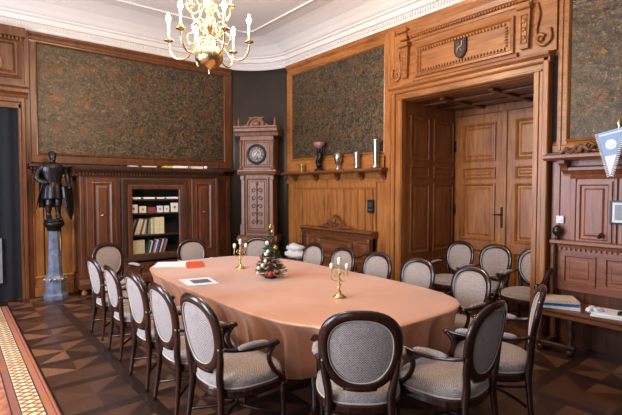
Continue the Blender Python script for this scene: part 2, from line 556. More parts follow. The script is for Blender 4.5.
# ------------------------------------------------------------------ BACK WALL LINING (local A)
A = wallA
b = MB()
b.extr([(0, 4.12), (-.05, 4.12), (-.055, 4.15), (-.035, 4.17), (-.035, 4.21), (-.06, 4.25), (-.07, H), (0, H)], 1.0, 4.66)
b.box(1.03, 1.12, -.045, 0, 2.2, 4.14, .006)
b.box(4.50, 4.66, -.045, 0, 2.2, 4.14, .006)
b.extr([(0, 2.2), (-.05, 2.2), (-.05, 2.3), (-.035, 2.33), (0, 2.335)], 1.0, 4.66)
b.build('wall_lining_frame', M['oakdark'], A)
b = MB(); b.frame(1.11, 4.51, 2.325, 4.135, -.02, .032, .03); b.build('inner_moulding', M['oakdark'], A)
b = MB(); b.box(1.13, 4.49, -.02, 0, 2.34, 4.12); b.build('wallcovering', M['paper'], A)
# long ledge
b = MB(); b.extr([(0, 2.05), (-.05, 2.06), (-.08, 2.10), (-.17, 2.13), (-.17, 2.165), (-.14, 2.18), (0, 2.18)], .98, 4.66)
b.dentils(1.0, 1.7, 2.085, 2.12, -.12, -.07, .05)
for u in (1.05, 1.60): b.prism([(u, 2.06), (u + .08, 2.06), (u + .07, 1.9), (u + .01, 1.9)], -.11, 0)
b.build('ledge', M['cabdark'], A)
# boards behind the statue
b = MB()
for u0, u1 in ((1.0, 1.18), (1.20, 1.42), (1.44, 1.66)):
    b.box(u0, u1, -.03, 0, .2, 2.05, .006)
b.frame(1.02, 1.64, .3, 2.0, -.03, .05, .02)
b.box(.98, 1.68, -.06, 0, 0, .16, .01); b.box(.98, 1.68, -.045, 0, .16, .2, .01)
b.build('dado_boards', M['oak'], A)
b = MB()
b.box(4.12, 4.62, -.03, 0, .2, 2.05, .006); b.panel(4.2, 4.55, .35, 1.95, -.03)
b.box(4.1, 4.62, -.06, 0, 0, .2, .01)
b.build('dado_panel', M['cab'], A)
# door case at the left
b = MB()
b.box(.86, .90, -.10, 0, 0, 3.10, .006); b.box(.90, .955, -.13, 0, 0, 3.14, .01); b.box(.955, 1.03, -.07, 0, 0, H - .02, .008)
b.box(-.9, .90, -.10, 0, 3.03, 3.12, .006); b.box(-.9, .955, -.13, 0, 3.12, 3.2, .01)
b.extr([(0, 3.2), (-.1, 3.2), (-.11, 3.24), (-.16, 3.28), (-.16, 3.33), (-.2, 3.36), (-.2, 3.4), (0, 3.42)], -.9, 1.0)
b.box(-.9, 1.0, -.06, 0, 3.4, H - .02)
b.panel(-.1, .92, 3.5, 4.12, -.06, .05, .03)
b.extr([(0, 4.14), (-.12, 4.14), (-.14, 4.2), (-.14, H), (0, H)], -.9, .98)
b.dentils(.0, .95, 4.08, 4.13, -.12, -.06, .05)
b.build('door_case', M['oakdark'], A)
b = MB(); b.ball((.58, -.09, 3.72), .05, 10, (.6, .5, 2.2)); b.tube(spline([(.5, -.1, 3.6), (.56, -.1, 3.66), (.62, -.1, 3.6), (.66, -.1, 3.7), (.6, -.1, 3.85), (.52, -.1, 3.85)]), .015, 6)
b.build('carved_ornament', M['oak'], A)
# the doorway itself: dark curtain beside a glazed strip
b = MB()
n = 44
b.loops([[(.87 - i * .04, -.03 + .022 * math.sin(i * 1.3), z) for i in range(n)] for z in (.02, 1.2, 2.2, 3.04)], closed=False)
o = b.build('door_1', M['navy']); o.location = (0, YR, 0); structure(o)
b = MB(); b.box(.55, .605, -.075, -.055, .3, 1.0); b.build('pale_strip', M['grey'], o)

# ------------------------------------------------------------------ RIGHT WALL LINING (local B, u = -world y)
B = wallB
def topmould(b, u0, u1):
    b.extr([(0, 4.08), (-.04, 4.08), (-.05, 4.12), (-.03, 4.14), (-.03, 4.19), (-.065, 4.23), (-.08, H), (0, H)], u0, u1)
b = MB()
topmould(b, -7.5, -4.82); 
b.box(-7.5, -7.36, -.045, 0, 2.1, 4.1, .006); b.box(-4.84, -4.76, -.05, 0, 2.1, H, .006)
b.extr([(0, 2.1), (-.05, 2.1), (-.05, 2.3), (-.03, 2.35), (0, 2.36)], -7.5, -4.76)
b.build('wall_lining_frame', M['oakx'], B)
b = MB(); b.frame(-7.37, -4.83, 2.35, 4.09, -.02, .032, .03); b.build('inner_moulding', M['oak'], B)
b = MB(); b.box(-7.35, -4.85, -.02, 0, 2.36, 4.08); b.build('wallcovering', M['paper'], B)
# dado with boards
b = MB()
b.extr([(0, 1.88), (-.05, 1.88), (-.06, 1.93), (-.03, 1.96), (-.03, 2.05), (0, 2.06)], -7.5, -4.76)
b.box(-7.46, -7.2, -.03, 0, .1, 1.9, .006); b.box(-5.0, -4.78, -.03, 0, .1, 1.9, .006)
u = -7.19; k = 0
while u < -5.05:
    w = min(.175, -5.01 - u)
    b.box(u, u + w - .012, -.022, 0, .2, 1.86, .006)
    b.box(u + w - .03, u + w - .018, -.032, -.02, .2, 1.82)
    u += w
b.extr([(0, 1.76), (-.03, 1.76), (-.05, 1.80), (-.05, 1.88), (0, 1.88)], -7.2, -5.0)
b.box(-7.5, -4.76, -.05, 0, 0, .18, .01)
b.build('dado_boards', M['oak'], B)

# doorcase of the alcove
b = MB()
def casing(b, u0, u1, sgn):
    # stepped casing from the opening edge outwards
    e = u0 if sgn < 0 else u1
b.box(-4.80, -4.63, -.06, 0, 0, H - .02, .008)
b.box(-4.76, -4.68, -.08, -.05, .25, 3.2, .01)
b.box(-4.63, -4.56, -.13, 0, 0, 3.30, .01)
b.box(-4.56, -4.44, -.095, 0, 0, 3.20)
b.box(-4.49, -4.45, -.11, -.09, 0, 3.16, .006)
b.box(-2.45, -2.40, -.11, -.09, 0, 3.16, .006)
b.box(-2.465, -2.35, -.095, 0, 0, 3.20)
b.box(-2.35, -2.28, -.14, 0, 0, 3.30, .01)
b.build('door_case', M['oak'], B)
b = MB()
b.box(-4.56, -2.35, -.097, 0, 3.125, 3.23)
b.box(-4.54, -2.37, -.115, -.09, 3.13, 3.16, .006)
b.extr([(0, 3.22), (-.13, 3.22), (-.14, 3.24), (-.14, 3.27), (-.18, 3.30), (-.19, 3.33), (0, 3.36)], -4.66, -2.27)
b.build('door_lintel', M['oakx'], B)
# overdoor board with bead borders
b = MB()
b.box(-4.64, -2.24, -.05, 0, 3.36, 4.12)
b.rects(-4.20, -2.73, 3.43, 3.88, [(0, -.05), (0, -.085), (.03, -.09), (.05, -.06), (.05, -.06)], cap=True)
b.extr([(0, 3.36), (-.09, 3.37), (-.10, 3.40), (-.06, 3.43), (0, 3.43)], -4.26, -2.68)
b.extr([(0, 3.97), (-.07, 3.97), (-.08, 4.0), (-.14, 4.04), (-.16, 4.10), (0, 4.12)], -4.30, -2.52)
topmould(b, -4.82, -2.10)
b.extr([(0, 4.12), (-.10, 4.12), (-.12, 4.16), (-.12, 4.2), (0, 4.22)], -4.34, -2.48)
b.build('overdoor_board', M['oakx'], B)
b = MB()
b.dentils(-4.14, -2.82, 3.49, 3.52, -.085, -.06, .045); b.dentils(-4.14, -2.82, 3.79, 3.82, -.085, -.06, .045)
for u in (-4.145, -2.845):
    for k in range(7): b.box(u, u + .03, -.085, -.06, 3.53 + k * .037, 3.55 + k * .037)
b.dentils(-4.28, -2.54, 4.005, 4.035, -.12, -.075, .04)
b.build('bead_border', M['oak'], B)
for u in (-4.44, -2.63):
    b = MB()
    b.prism([(u - .01, 3.44), (u + .09, 3.44), (u + .11, 3.9), (u - .03, 3.9)], -.11, 0)
    b.box(u - .05, u + .13, -.16, 0, 3.9, 3.97, .01); b.box(u - .03, u + .11, -.14, 0, 4.0, 4.10, .01)
    b.box(u - .06, u + .14, -.19, 0, 4.10, 4.16, .01)
    b.frame(u + .005, u + .08, 3.5, 3.84, -.11, .012, .01)
    for k in range(3): b.lathe([(.028, 0), (.03, .008), (.018, .014), (.012, .004)], (0, 0, 0), 12) if False else b.ball((u + .04, -.112, 3.57 + k * .1), .026 + .003 * k, 10, (1, .5, 1))
    b.build('console_bracket', M['oakx'], B)
for s, u in ((-1, -4.56), (1, -2.40)):
    b = MB()
    b.tube(spline([(u + s * .09, -.07, 3.62), (u + s * .1, -.07, 3.50), (u + s * .02, -.07, 3.44), (u - s * .05, -.07, 3.50), (u - s * .02, -.07, 3.57), (u + s * .035, -.07, 3.54)]), [.022] * 31, 8)
    b.tube(spline([(u - s * .06, -.07, 3.95), (u - s * .03, -.07, 3.8), (u - s * .06, -.07, 3.66), (u - s * .05, -.07, 3.5)]), .018, 8)
    b.ball((u, -.07, 3.51), .026, 10)
    b.build('scroll_carving', M['oakx'], B)
# strip and painted gap shadow to the right of the casing
b = MB(); b.box(-2.28, -2.22, -.012, 0, 0, 3.3); b.build('painted_shadow', M['darkvoid'], B)
b = MB()
b.box(-2.22, -2.10, -.05, 0, 2.2, H - .02, .008); b.box(-2.20, -2.165, -.065, -.04, 2.2, 4.1, .006)
b.extr([(0, 2.18), (-.05, 2.18), (-.06, 2.25), (-.03, 2.3), (0, 2.32)], -2.26, -YB)
topmould(b, -2.12, -YB)
b.build('wall_lining_frame', M['oakx'], B)
b = MB(); b.frame(-2.12, 1.2, 2.30, 4.09, -.02, .032, .03); b.build('inner_moulding', M['oak'], B)
b = MB(); b.box(-2.10, 1.2, -.02, 0, 2.32, 4.08); b.build('wallcovering', M['paper'], B)
# panelled lining under the shelf (pinkish window light in its colour)
b = MB()
b.box(-2.26, -YB, -.03, 0, 1.12, 2.12)
b.box(-2.26, -2.17, -.045, 0, .5, 2.08, .006)
b.extr([(0, 1.93), (-.05, 1.93), (-.08, 1.96), (-.10, 1.97), (-.10, 2.0), (-.04, 2.02), (0, 2.02)], -2.07, -YB)
b.extr([(0, 1.87), (-.04, 1.87), (-.06, 1.90), (-.03, 1.93), (0, 1.93)], -2.06, -YB)
b.box(-2.06, -2.0, -.05, 0, 1.16, 1.88, .006)
u = -1.99
while u < 1.0:
    b.rects(u, u + .34, 1.17, 1.84, [(0, -.031), (0, -.055), (.03, -.055), (.045, -.035), (.07, -.035), (.09, -.05), (.09, -.05)])
    b.box(u + .36, u + .39, -.06, -.03, 1.16, 1.87, .005)
    u += .41
b.box(-2.26, -YB, -.03, 0, 0, 1.12)
b.build('wall_panelling', M['redwood'], B)

# alcove
D1 = 6.87 - XR
b = MB()
b.box(OP0 - .06, OP0, .2, D1, 0, 3.12); 
for u0, u1 in ((.14, .62), (.74, 1.30)):
    for z0, z1 in ((.12, .62), (.74, 1.86), (1.95, 2.14), (2.22, 2.92)):
        # raised panels on the left cheek, facing +u
        pr = [(0, .0005), (0, .018), (.02, .02), (.035, .004), (.06, .004), (.09, .016)]
        rings = [[(OP0 + d, u0 + i, z0 + i), (OP0 + d, u1 - i, z0 + i), (OP0 + d, u1 - i, z1 - i), (OP0 + d, u0 + i, z1 - i)] for i, d in pr]
        vr = [[b.v(*p) for p in r] for r in rings]
        for p, q in zip(vr, vr[1:]):
            for i in range(4): b.f([p[i], p[(i + 1) % 4], q[(i + 1) % 4], q[i]])
        b.f(vr[-1])
o = b.build('wall_alcove_left', M['oakshade']); structure(o); o.location = (XR, 0, 0); o.rotation_euler = (0, 0, R(-90))
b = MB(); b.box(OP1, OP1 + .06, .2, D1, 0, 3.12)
o = b.build('wall_alcove_right', M['oakshade']); structure(o); o.location = (XR, 0, 0); o.rotation_euler = (0, 0, R(-90))
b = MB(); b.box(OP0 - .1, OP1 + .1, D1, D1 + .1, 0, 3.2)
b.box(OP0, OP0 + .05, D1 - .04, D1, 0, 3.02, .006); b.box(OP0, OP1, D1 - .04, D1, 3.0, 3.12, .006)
o = b.build('wall_alcove_back', M['oakshade']); structure(o); o.location = (XR, 0, 0); o.rotation_euler = (0, 0, R(-90))
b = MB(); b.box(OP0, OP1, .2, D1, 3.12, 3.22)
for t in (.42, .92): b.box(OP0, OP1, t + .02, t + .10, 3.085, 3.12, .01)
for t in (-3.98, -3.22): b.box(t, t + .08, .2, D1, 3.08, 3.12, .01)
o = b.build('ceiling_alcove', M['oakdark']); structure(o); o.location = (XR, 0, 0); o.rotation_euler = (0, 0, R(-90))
for i, (u0, u1) in enumerate(((-4.41, -3.52), (-3.505, -2.55))):
    b = MB(); b.box(u0, u1, D1 - .07, D1 - .005, .01, 2.99, .004)
    y = D1 - .07
    if i == 0: b.box(u1 - .07, u1 + .02, y - .025, y, .01, 2.99, .006)
    a0, a1 = u0 + .14, u1 - .17
    for z0, z1 in ((.18, .78), (.93, 1.86), (1.93, 2.12), (2.22, 2.84)): b.panel(a0, a1, z0, z1, y, .045, .028)
    o = b.build('door_%d' % (i + 2), M['oak']); structure(o); o.location = (XR, 0, 0); o.rotation_euler = (0, 0, R(-90))
    if i == 0:
        h = MB(); h.box(u1 - .065, u1 - .025, y - .035, y - .02, 1.15, 1.48, .006)
        h.tube([(u1 - .045, y - .03, 1.36), (u1 - .045, y - .08, 1.36), (u1 - .09, y - .085, 1.36), (u1 - .17, y - .08, 1.355)], [.012, .012, .011, .009], 8)
        h.build('door_handle', M['iron'], o)
        h = MB()
        for z in (.5, 1.42, 2.5): h.tube([(u0 - .01, y - .01, z - .09), (u0 - .01, y - .01, z + .09)], .016, 8)
        h.build('hinge', M['iron'], o)

# ------------------------------------------------------------------ WALL FURNITURE ON THE RIGHT WALL
def shelf(name, label, u0, u1, z, dep, mat, brackets, h=.04):
    t = wallthing(name, label, 'shelf', 'B', u0, 0, z)
    L = u1 - u0
    b = MB(); b.extr([(-.031, -h), (-dep * .85, -h), (-dep, -h * .5), (-dep, 0), (-dep * .97, .012), (-.031, .012)], 0, L); b.build('shelf_board', mat, t)
    for u in brackets:
        b = MB()
        pts = [(-.033, -h), (-dep * .8, -h), (-dep * .78, -h - .035), (-dep * .5, -h - .06), (-dep * .36, -h - .11), (-dep * .14, -h - .15), (-.033, -h - .17)]
        b.extr(pts, u - u0, u - u0 + .07); b.build('bracket', mat, t)
    return t
shelf('wall_shelf', 'long warm oak shelf carrying silver vessels below the dark wallcovering', -7.45, -4.72, 2.09, .24, M['oakdarkx'], (-7.2, -6.55, -5.95, -5.35, -4.84), .045)
shelf('wall_shelf', 'window-lit reddish wooden shelf on a carved bracket at the right, behind the blue pennant', -2.28, 1.0, 2.13, .26, M['redlitx'], (-2.14, -.6), .05)

b = MB()
b.prism([(-.075, .1), (.075, .1), (.075, -.04), (.05, -.09), (0, -.125), (-.05, -.09), (-.075, -.04)], -.03, 0)
arms = thing('coat_of_arms', 'small dark heraldic shield on the oak board over the alcove', 'shield', (XR - .062, 3.46, 3.67), -90); arms.scale = (1.22, 1, 1.22)
b.build('shield', M['iron'], arms)
b = MB()
b.prism([(-.06, .085), (.06, .085), (.06, -.03), (.04, -.075), (0, -.105), (-.04, -.075), (-.06, -.03)], -.034, -.028)
b.build('shield_field', cmat((58, 38, 34), .4, .3), arms)
b = MB(); b.tube(spline([(-.03, -.038, -.05), (-.02, -.038, 0), (.02, -.038, .02), (.03, -.038, .06)]), .01, 6); b.tube([(.0, -.038, .05), (-.035, -.038, .03)], .009, 6); b.ball((.03, -.038, .06), .014, 8); b.tube([(.0, -.038, 0), (.03, -.038, -.05)], .009, 6)
b.build('heraldic_beast', cmat((150, 120, 100), .4, .5), arms)

# settle (left bench with carved crest)
def settle():
    t = wallthing('settle', 'carved oak settle with a scrolled crest standing against the boarded wall', 'bench', 'B', -6.84, -.06, 0)
    L = 1.84
    b = MB()
    b.box(0, L, -.06, 0, .45, .98)
    b.panel(.12, .36, .52, .88, -.06, .04, .02); b.panel(.46, 1.36, .52, .88, -.06, .045, .02); b.panel(1.46, 1.74, .52, .88, -.06, .04, .02)
    b.build('back_panel', M['oakdarkx'], t)
    b = MB(); b.extr([(0, .96), (-.09, .96), (-.11, 1.0), (-.15, 1.03), (-.15, 1.06), (0, 1.07)], -.04, L + .04)
    b.dentils(-.02, L, .965, 1.0, -.12, -.08, .05)
    b.build('top_rail', M['oakdarkx'], t)
    b = MB(); b.X = Matrix.Translation((-.10, 0, 0))
    pts = [(.55, 1.06)] + spline([(.55, 1.07, 0), (.66, 1.12, 0), (.76, 1.11, 0), (.84, 1.2, 0), (.92, 1.24, 0), (1.01, 1.31, 0), (1.1, 1.24, 0), (1.18, 1.2, 0), (1.26, 1.11, 0), (1.36, 1.12, 0), (1.47, 1.07, 0)], 3)
    poly = [(p[0], p[1]) for p in pts]
    b.prism(poly, -.08, -.02)
    for s in (-1, 1):
        b.tube(spline([(1.01 + s * .03, -.09, 1.10), (1.01 + s * .12, -.09, 1.17), (1.01 + s * .2, -.09, 1.12), (1.01 + s * .15, -.09, 1.09), (1.01 + s * .3, -.09, 1.09), (1.01 + s * .42, -.09, 1.085)]), .018, 6)
    b.ball((1.01, -.09, 1.2), .045, 10, (1, .6, 1.2))
    b.build('carved_crest', M['oakdarkx'], t)
    b = MB(); b.box(-.02, L + .02, -.50, 0, .41, .46, .01); b.box(0, L, -.46, -.43, .30, .41); b.build('seat', M['oakdarkx'], t)
    for u in (0, L - .06):
        b = MB(); b.lathe([(.035, 0), (.04, .03), (.025, .06), (.032, .14), (.022, .22), (.034, .32), (.034, .41)], (u + .03, -.44, 0), 12); b.build('leg', M['oakdark'], t)
        b = MB(); b.box(u, u + .06, -.10, 0, 0, .96, .005)
        b.lathe([(.03, .46), (.036, .5), (.022, .53), (.034, .6), (.022, .66), (.034, .74), (.022, .8), (.034, .88), (.028, .95)], (u + .03, -.13, 0), 12)
        b.build('back_post', M['oakdark'], t)
        b = MB(); b.tube(spline([(u + .03, -.10, .72), (u + .03, -.25, .70), (u + .03, -.38, .68), (u + .03, -.45, .69)]), .024, 8); b.tube([(u + .03, -.42, .46), (u + .03, -.42, .68)], .022, 8); b.build('armrest', M['oakdark'], t)
settle()

# bench at the right with panelled back
def bench():
    t = wallthing('bench', 'long wooden bench with panelled back and beaded rail at the right edge', 'bench', 'B', -2.20, -.035, 0)
    L = 2.9
    b = MB()
    b.box(0, L, -.055, 0, .62, 1.12)
    u = .10
    while u < L - .1:
        b.rects(u, u + .33, .70, 1.03, [(0, -.056), (0, -.075), (.02, -.075), (.035, -.045), (.05, -.045), (.075, -.062), (.075, -.062)])
        u += .41
    b.build('back_panel', M['redlitx'], t)
    b = MB(); b.extr([(0, 1.10), (-.07, 1.10), (-.08, 1.13), (-.11, 1.15), (-.11, 1.18), (0, 1.19)], -.03, L)
    b.build('top_rail', M['redlitx'], t)
    b = MB(); b.dentils(.06, L, 1.075, 1.10, -.08, -.055, .05, .4); b.build('bead_border', M['redlitx'], t)
    b = MB(); b.box(0, L, -.02, 0, 0, .62)
    for k in range(7): b.box(.3 + k * .4, .315 + k * .4, -.03, -.02, .05, .62)
    b.build('lower_panel', M['cab'], t)
    b = MB(); b.box(-.04, L, -.52, -.02, .455, .495, .01); b.box(-.02, L, -.50, -.47, .40, .455, .008); b.build('seat', M['oakdarkx'], t)
    b = MB(); b.box(-.02, .04, -.08, 0, .0, 1.17, .006)
    b.lathe([(.02, .52), (.032, .56), (.02, .6), (.03, .68), (.02, .76), (.032, .86), (.022, .94), (.03, 1.04), (.024, 1.14)], (.01, -.11, 0), 12)
    b.build('back_post', M['oakdark'], t)
    b = MB(); b.lathe([(.022, 0), (.03, .012), (.016, .03), (.034, .05), (.05, .085), (.046, .12), (.025, .15), (.006, .165)], (.03, -.06, 1.19), 14)
    b.build('finial', M['mahog'], t)
    b = MB(); b.tube(spline([(.01, -.1, .86), (.0, -.2, .8), (.0, -.3, .72), (.0, -.4, .68), (.0, -.47, .70), (.0, -.49, .66)]), [.026] * 31, 8)
    b.lathe([(.02, .49), (.03, .53), (.018, .58), (.022, .67)], (0, -.42, 0), 10)
    b.build('armrest', M['mahog'], t)
    for u in (0, .30, 2.3):
        b = MB(); b.lathe([(.036, .07), (.04, .1), (.02, .13), (.036, .2), (.036, .24), (.02, .3), (.034, .34), (.034, .41)], (u + .03, -.43, 0), 12)
        b.lathe([(.03, 0), (.042, .02), (.042, .05), (.03, .07)], (u + .03, -.43, 0), 12)
        b.build('leg', M['cabdark'], t)
    b = MB(); b.box(-.02, .38, -.46, -.40, .06, .11, .006); b.box(0, .06, -.45, -.05, .03, .08, .006)
    b.build('stretcher', M['cabdark'], t)
bench()

# ------------------------------------------------------------------ BOOKCASE CABINET
CX0, CX1, CF = 1.64, 4.12, -.45       # front plane y = 8.0
def cabinet():
    t = wallthing('bookcase_cabinet', 'large dark wooden cabinet with two panelled doors and an open glazed book compartment', 'cabinet', 'A', 1.64, 0, 0)
    W = CX1 - CX0
    y0 = CF
    b = MB()
    b.box(0, .62, y0, -.035, .12, 2.02); b.box(1.80, W, y0, -.035, .12, 2.02)
    b.box(.62, 1.80, y0, -.035, .12, .46); b.box(.62, 1.80, y0, -.035, 1.9, 2.02); b.box(.62, 1.80, -.12, -.035, .46, 1.9)
    b.box(0, .06, y0 - .015, y0, .3, 2.02, .006); b.box(W - .06, W, y0 - .015, y0, .3, 2.02, .006)
    b.build('body', M['cab'], t)
    b = MB(); b.extr([(-.035, 1.98), (y0 - .03, 1.98), (y0 - .04, 2.02), (y0 - .08, 2.05), (y0 - .12, 2.09), (y0 - .13, 2.13), (y0 - .11, 2.15), (-.035, 2.15)], -.08, W + .06)
    b.dentils(-.02, W, 2.0, 2.035, y0 - .07, y0 - .03, .05)
    b.build('cornice', M['cabdark'], t)
    b = MB(); b.extr([(-.035, .12), (y0 - .05, .12), (y0 - .06, .2), (y0 - .04, .26), (y0 - .02, .28), (y0 - .03, .34), (-.035, .36)], -.03, W + .03)
    b.build('plinth', M['cab'], t)
    for u in (.05, W - .05, .68, 1.75):
        b = MB(); b.lathe([(.03, 0), (.05, .02), (.055, .05), (.03, .09), (.05, .12)], (u, y0 + .03, 0), 12); b.build('foot', M['redwood'], t)
    for i, (u0, u1) in enumerate(((.10, .57), (1.92, 2.40))):
        b = MB(); b.box(u0, u1, y0 - .022, y0, .46, 1.95, .005)
        b.panel(u0 + .08, u1 - .08, .60, 1.88, y0 - .022, .04, .02)
        d = b.build('door', M['cab'], t)
        b = MB(); b.ball(((u0 + u1) / 2, y0 - .05, 1.33), .02, 10); b.lathe([(.001, 0)], (0, 0, 0), 4) if False else None
        b.tube([((u0 + u1) / 2 - .03, y0 - .045, 1.33), ((u0 + u1) / 2 + .03, y0 - .045, 1.33)], .008, 6)
        b.build('handle', M['silver'], d)
    # carved surround and inner frame
    b = MB(); b.rects(.64, 1.82, .50, 1.95, [(0, y0), (0, y0 - .04), (.015, y0 - .045), (.10, y0 - .03), (.105, y0 - .01)], cap=False)
    random.seed(3)
    for k in range(44):
        for zz in (.55, 1.90):
            b.ball((.68 + k * .026, y0 - .038, zz + random.uniform(-.015, .015)), .013, 6)
        for uu in (.69, 1.77):
            b.ball((uu + random.uniform(-.015, .015), y0 - .038, .55 + k * .031), .013, 6)
    b.build('carved_surround', M['cabdark'], t)
    fr = MB(); fr.rects(.745, 1.755, .535, 1.845, [(0, y0), (0, y0 - .03), (.02, y0 - .035), (.07, y0 - .03), (.085, y0 - .01), (.085, y0 + .02)], cap=False)
    fr.build('glazed_door_frame', M['cab'], t)
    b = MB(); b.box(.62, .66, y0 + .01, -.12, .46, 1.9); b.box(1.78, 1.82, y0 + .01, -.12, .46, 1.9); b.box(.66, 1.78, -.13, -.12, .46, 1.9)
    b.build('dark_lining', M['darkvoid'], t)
    for z in (.60, .95, 1.34, 1.585):
        b = MB(); b.box(.66, 1.78, y0 + .03, -.13, z - .025, z); b.build('shelf', M['cabdark'], t)
    b = MB()
    for k in range(9):
        b.ball((.75 + k * .11, y0 - .075, .42 + .015 * math.sin(k * 2)), .03, 8, (1.2, .5, .7))
    b.build('carved_garland', M['cabdark'], t)
    return t
cabinet()

ORD = ['first', 'second', 'third', 'fourth', 'fifth', 'sixth', 'seventh', 'eighth', 'ninth', 'tenth', 'eleventh', 'twelfth', 'thirteenth', 'fourteenth', 'fifteenth', 'sixteenth', 'seventeenth']
def book_mesh(w, d, h, col):
    b = MB()
    b.box(0, .004, 0, d, 0, h); b.box(w - .004, w, 0, d, 0, h); b.box(0, w, -.003, .004, 0, h)
    b.mi = 1; b.box(.004, w - .004, .004, d - .006, .006, h - .006)
    return b
CN = {'white': (214, 208, 200), 'cream': (208, 192, 150), 'dark': (44, 38, 40), 'grey': (120, 118, 120), 'brown': (104, 68, 48), 'blue': (70, 92, 116), 'green': (64, 84, 70), 'red': (130, 50, 48), 'tan': (176, 148, 110), 'pink': (180, 110, 120)}
def bookrow(z, y, seq, x0, rowname):
    x = x0
    for i, (c, w, h, lean) in enumerate(seq):
        b = book_mesh(w, .18, h, c)
        o = b.build('book', [cmat(CN[c]), M['cream']])
        a = R(lean)
        o.rotation_euler = (0, a, 0)
        o.location = (x, y, z + (w * math.sin(a) if a < 0 else .0) + (0 if a <= 0 else 0) + .001)
        if a > 0: o.location = (x, y, z + w * math.sin(a) + .001)
        tag(o, '%s upright book, %s from the left on the %s' % (c, ORD[i], rowname), 'book', 'books on the %s' % rowname)
        nl = seq[i + 1][3] if i + 1 < len(seq) else 0
        x += w / math.cos(a) + .002
        if a > 0 and nl <= 0: x += h * math.sin(a)
YBK = 8.09
bookrow(.95, YBK, [('dark', .035, .29, 20), ('grey', .03, .28, 20), ('dark', .045, .30, 19), ('white', .03, .29, 18), ('cream', .05, .28, 17), ('brown', .035, .29, 16), ('cream', .04, .27, 14), ('grey', .03, .28, 12), ('dark', .03, .29, 6), ('grey', .04, .28, 3), ('cream', .035, .28, 0), ('tan', .03, .27, 0), ('cream', .09, .30, 0), ('cream', .085, .30, 0)], 2.40, 'second shelf from bottom of the bookcase')
bookrow(.60, YBK, [('cream', .30, .25, 0), ('dark', .03, .2, 14), ('green', .04, .22, 14), ('white', .02, .23, 14), ('dark', .035, .24, 15), ('pink', .025, .23, 15), ('white', .02, .25, 16), ('blue', .035, .24, 16), ('dark', .03, .25, 16), ('white', .02, .25, 17), ('red', .04, .24, 17), ('grey', .03, .25, 17)], 2.40, 'bottom shelf of the bookcase')
cards = [('white', 2.44, .13, .15), ('cream', 2.60, .12, .12), ('red', 2.75, .14, .10), ('white', 2.92, .10, .12), ('white', 3.05, .09, .12), ('white', 3.18, .13, .17)]
for i, (c, x, w, h) in enumerate(cards):
    b = MB(); b.box(0, w, 0, .05, 0, h, .004); b.mi = 1; b.box(w * .35, w * .6, -.002, 0, h * .4, h * .65)
    o = b.build('card_box', [cmat(CN[c]), cmat((110, 70, 60))]); o.location = (x, 8.03, 1.342)
    tag(o, '%s little box, %s from the left on the third shelf of the bookcase' % (c, ORD[i]), 'box', 'little boxes on the third shelf')
b = MB(); b.box(0, .32, 0, .2, 0, .03, .004); b.mi = 1; b.box(.005, .315, -.001, .19, .006, .024); o = b.build('book', [cmat((66, 92, 128)), M['white']]); o.location = (2.86, 8.085, 1.465); o.rotation_euler=(0,0,0)
o.location = (2.85, 8.10, 1.342)
tag(o, 'blue book lying flat behind the little boxes on the third shelf', 'book')
for i, (x, w, c) in enumerate(((2.46, .17, 'white'), (2.68, .2, 'cream'), (2.92, .14, 'tan'), (3.10, .22, 'white'))):
    b = MB(); b.box(0, w, 0, .2, 0, .035, .003); b.mi = 1; b.box(.004, w - .004, -.001, .19, .006, .029); o = b.build('book', [cmat(CN[c]), M['white']]); o.location = (x, 8.04, 1.587)
    tag(o, '%s flat book, %s from the left on the top shelf of the bookcase' % (c, ORD[i]), 'book', 'flat books on the top shelf')
# things lying on the cabinet top
for nm, lab, x, w, d, h, c, rz in (('paper_stack', 'small white papers at the left on top of the bookcase cabinet', 2.42, .14, .12, .02, 'white', 10),
                             ('paper_sheet', 'cream leaflets beside the small white papers on the cabinet top', 2.62, .24, .15, .02, 'cream', -8),
                             ('yellow_folder', 'yellow folder poking out left of the white paper stack on the cabinet', 3.03, .14, .16, .035, None, 5),
                             ('magazine_stack', 'tilted stack of white magazines in the middle of the cabinet top', 3.17, .26, .2, .04, 'white', -14),
                             ('white_carton', 'flat white carton lying right of the magazine stack on the cabinet', 3.52, .23, .15, .045, 'white', 0)):
    b = MB(); n = max(1, int(h / .01))
    for k in range(n):
        X = random.uniform(-.008, .008); b.box(X, w + X, 0, d, k * h / n, (k + .9) * h / n)
    o = b.build(nm, cmat(CN[c]) if c else cmat((206, 190, 80))); o.location = (x, 7.90, 2.152); o.rotation_euler = (0, 0, R(rz)); tag(o, lab, 'paper')
b = MB(); b.box(0, .16, 0, .12, 0, .04, .01); b.ball((.2, .03, .03), .03, 10); o = b.build('dark_pouch', cmat((44, 46, 66))); o.location = (3.86, 7.90, 2.152)
tag(o, 'dark blue pouch at the right end of the cabinet top', 'pouch')
b = MB(); b.ball((0, 0, .028), .03, 12, (1.3, 1, .9)); o = b.build('white_roll', M['white']); o.location = (3.80, 7.88, 2.152)
tag(o, 'small round white roll beside the dark pouch on the cabinet', 'roll')

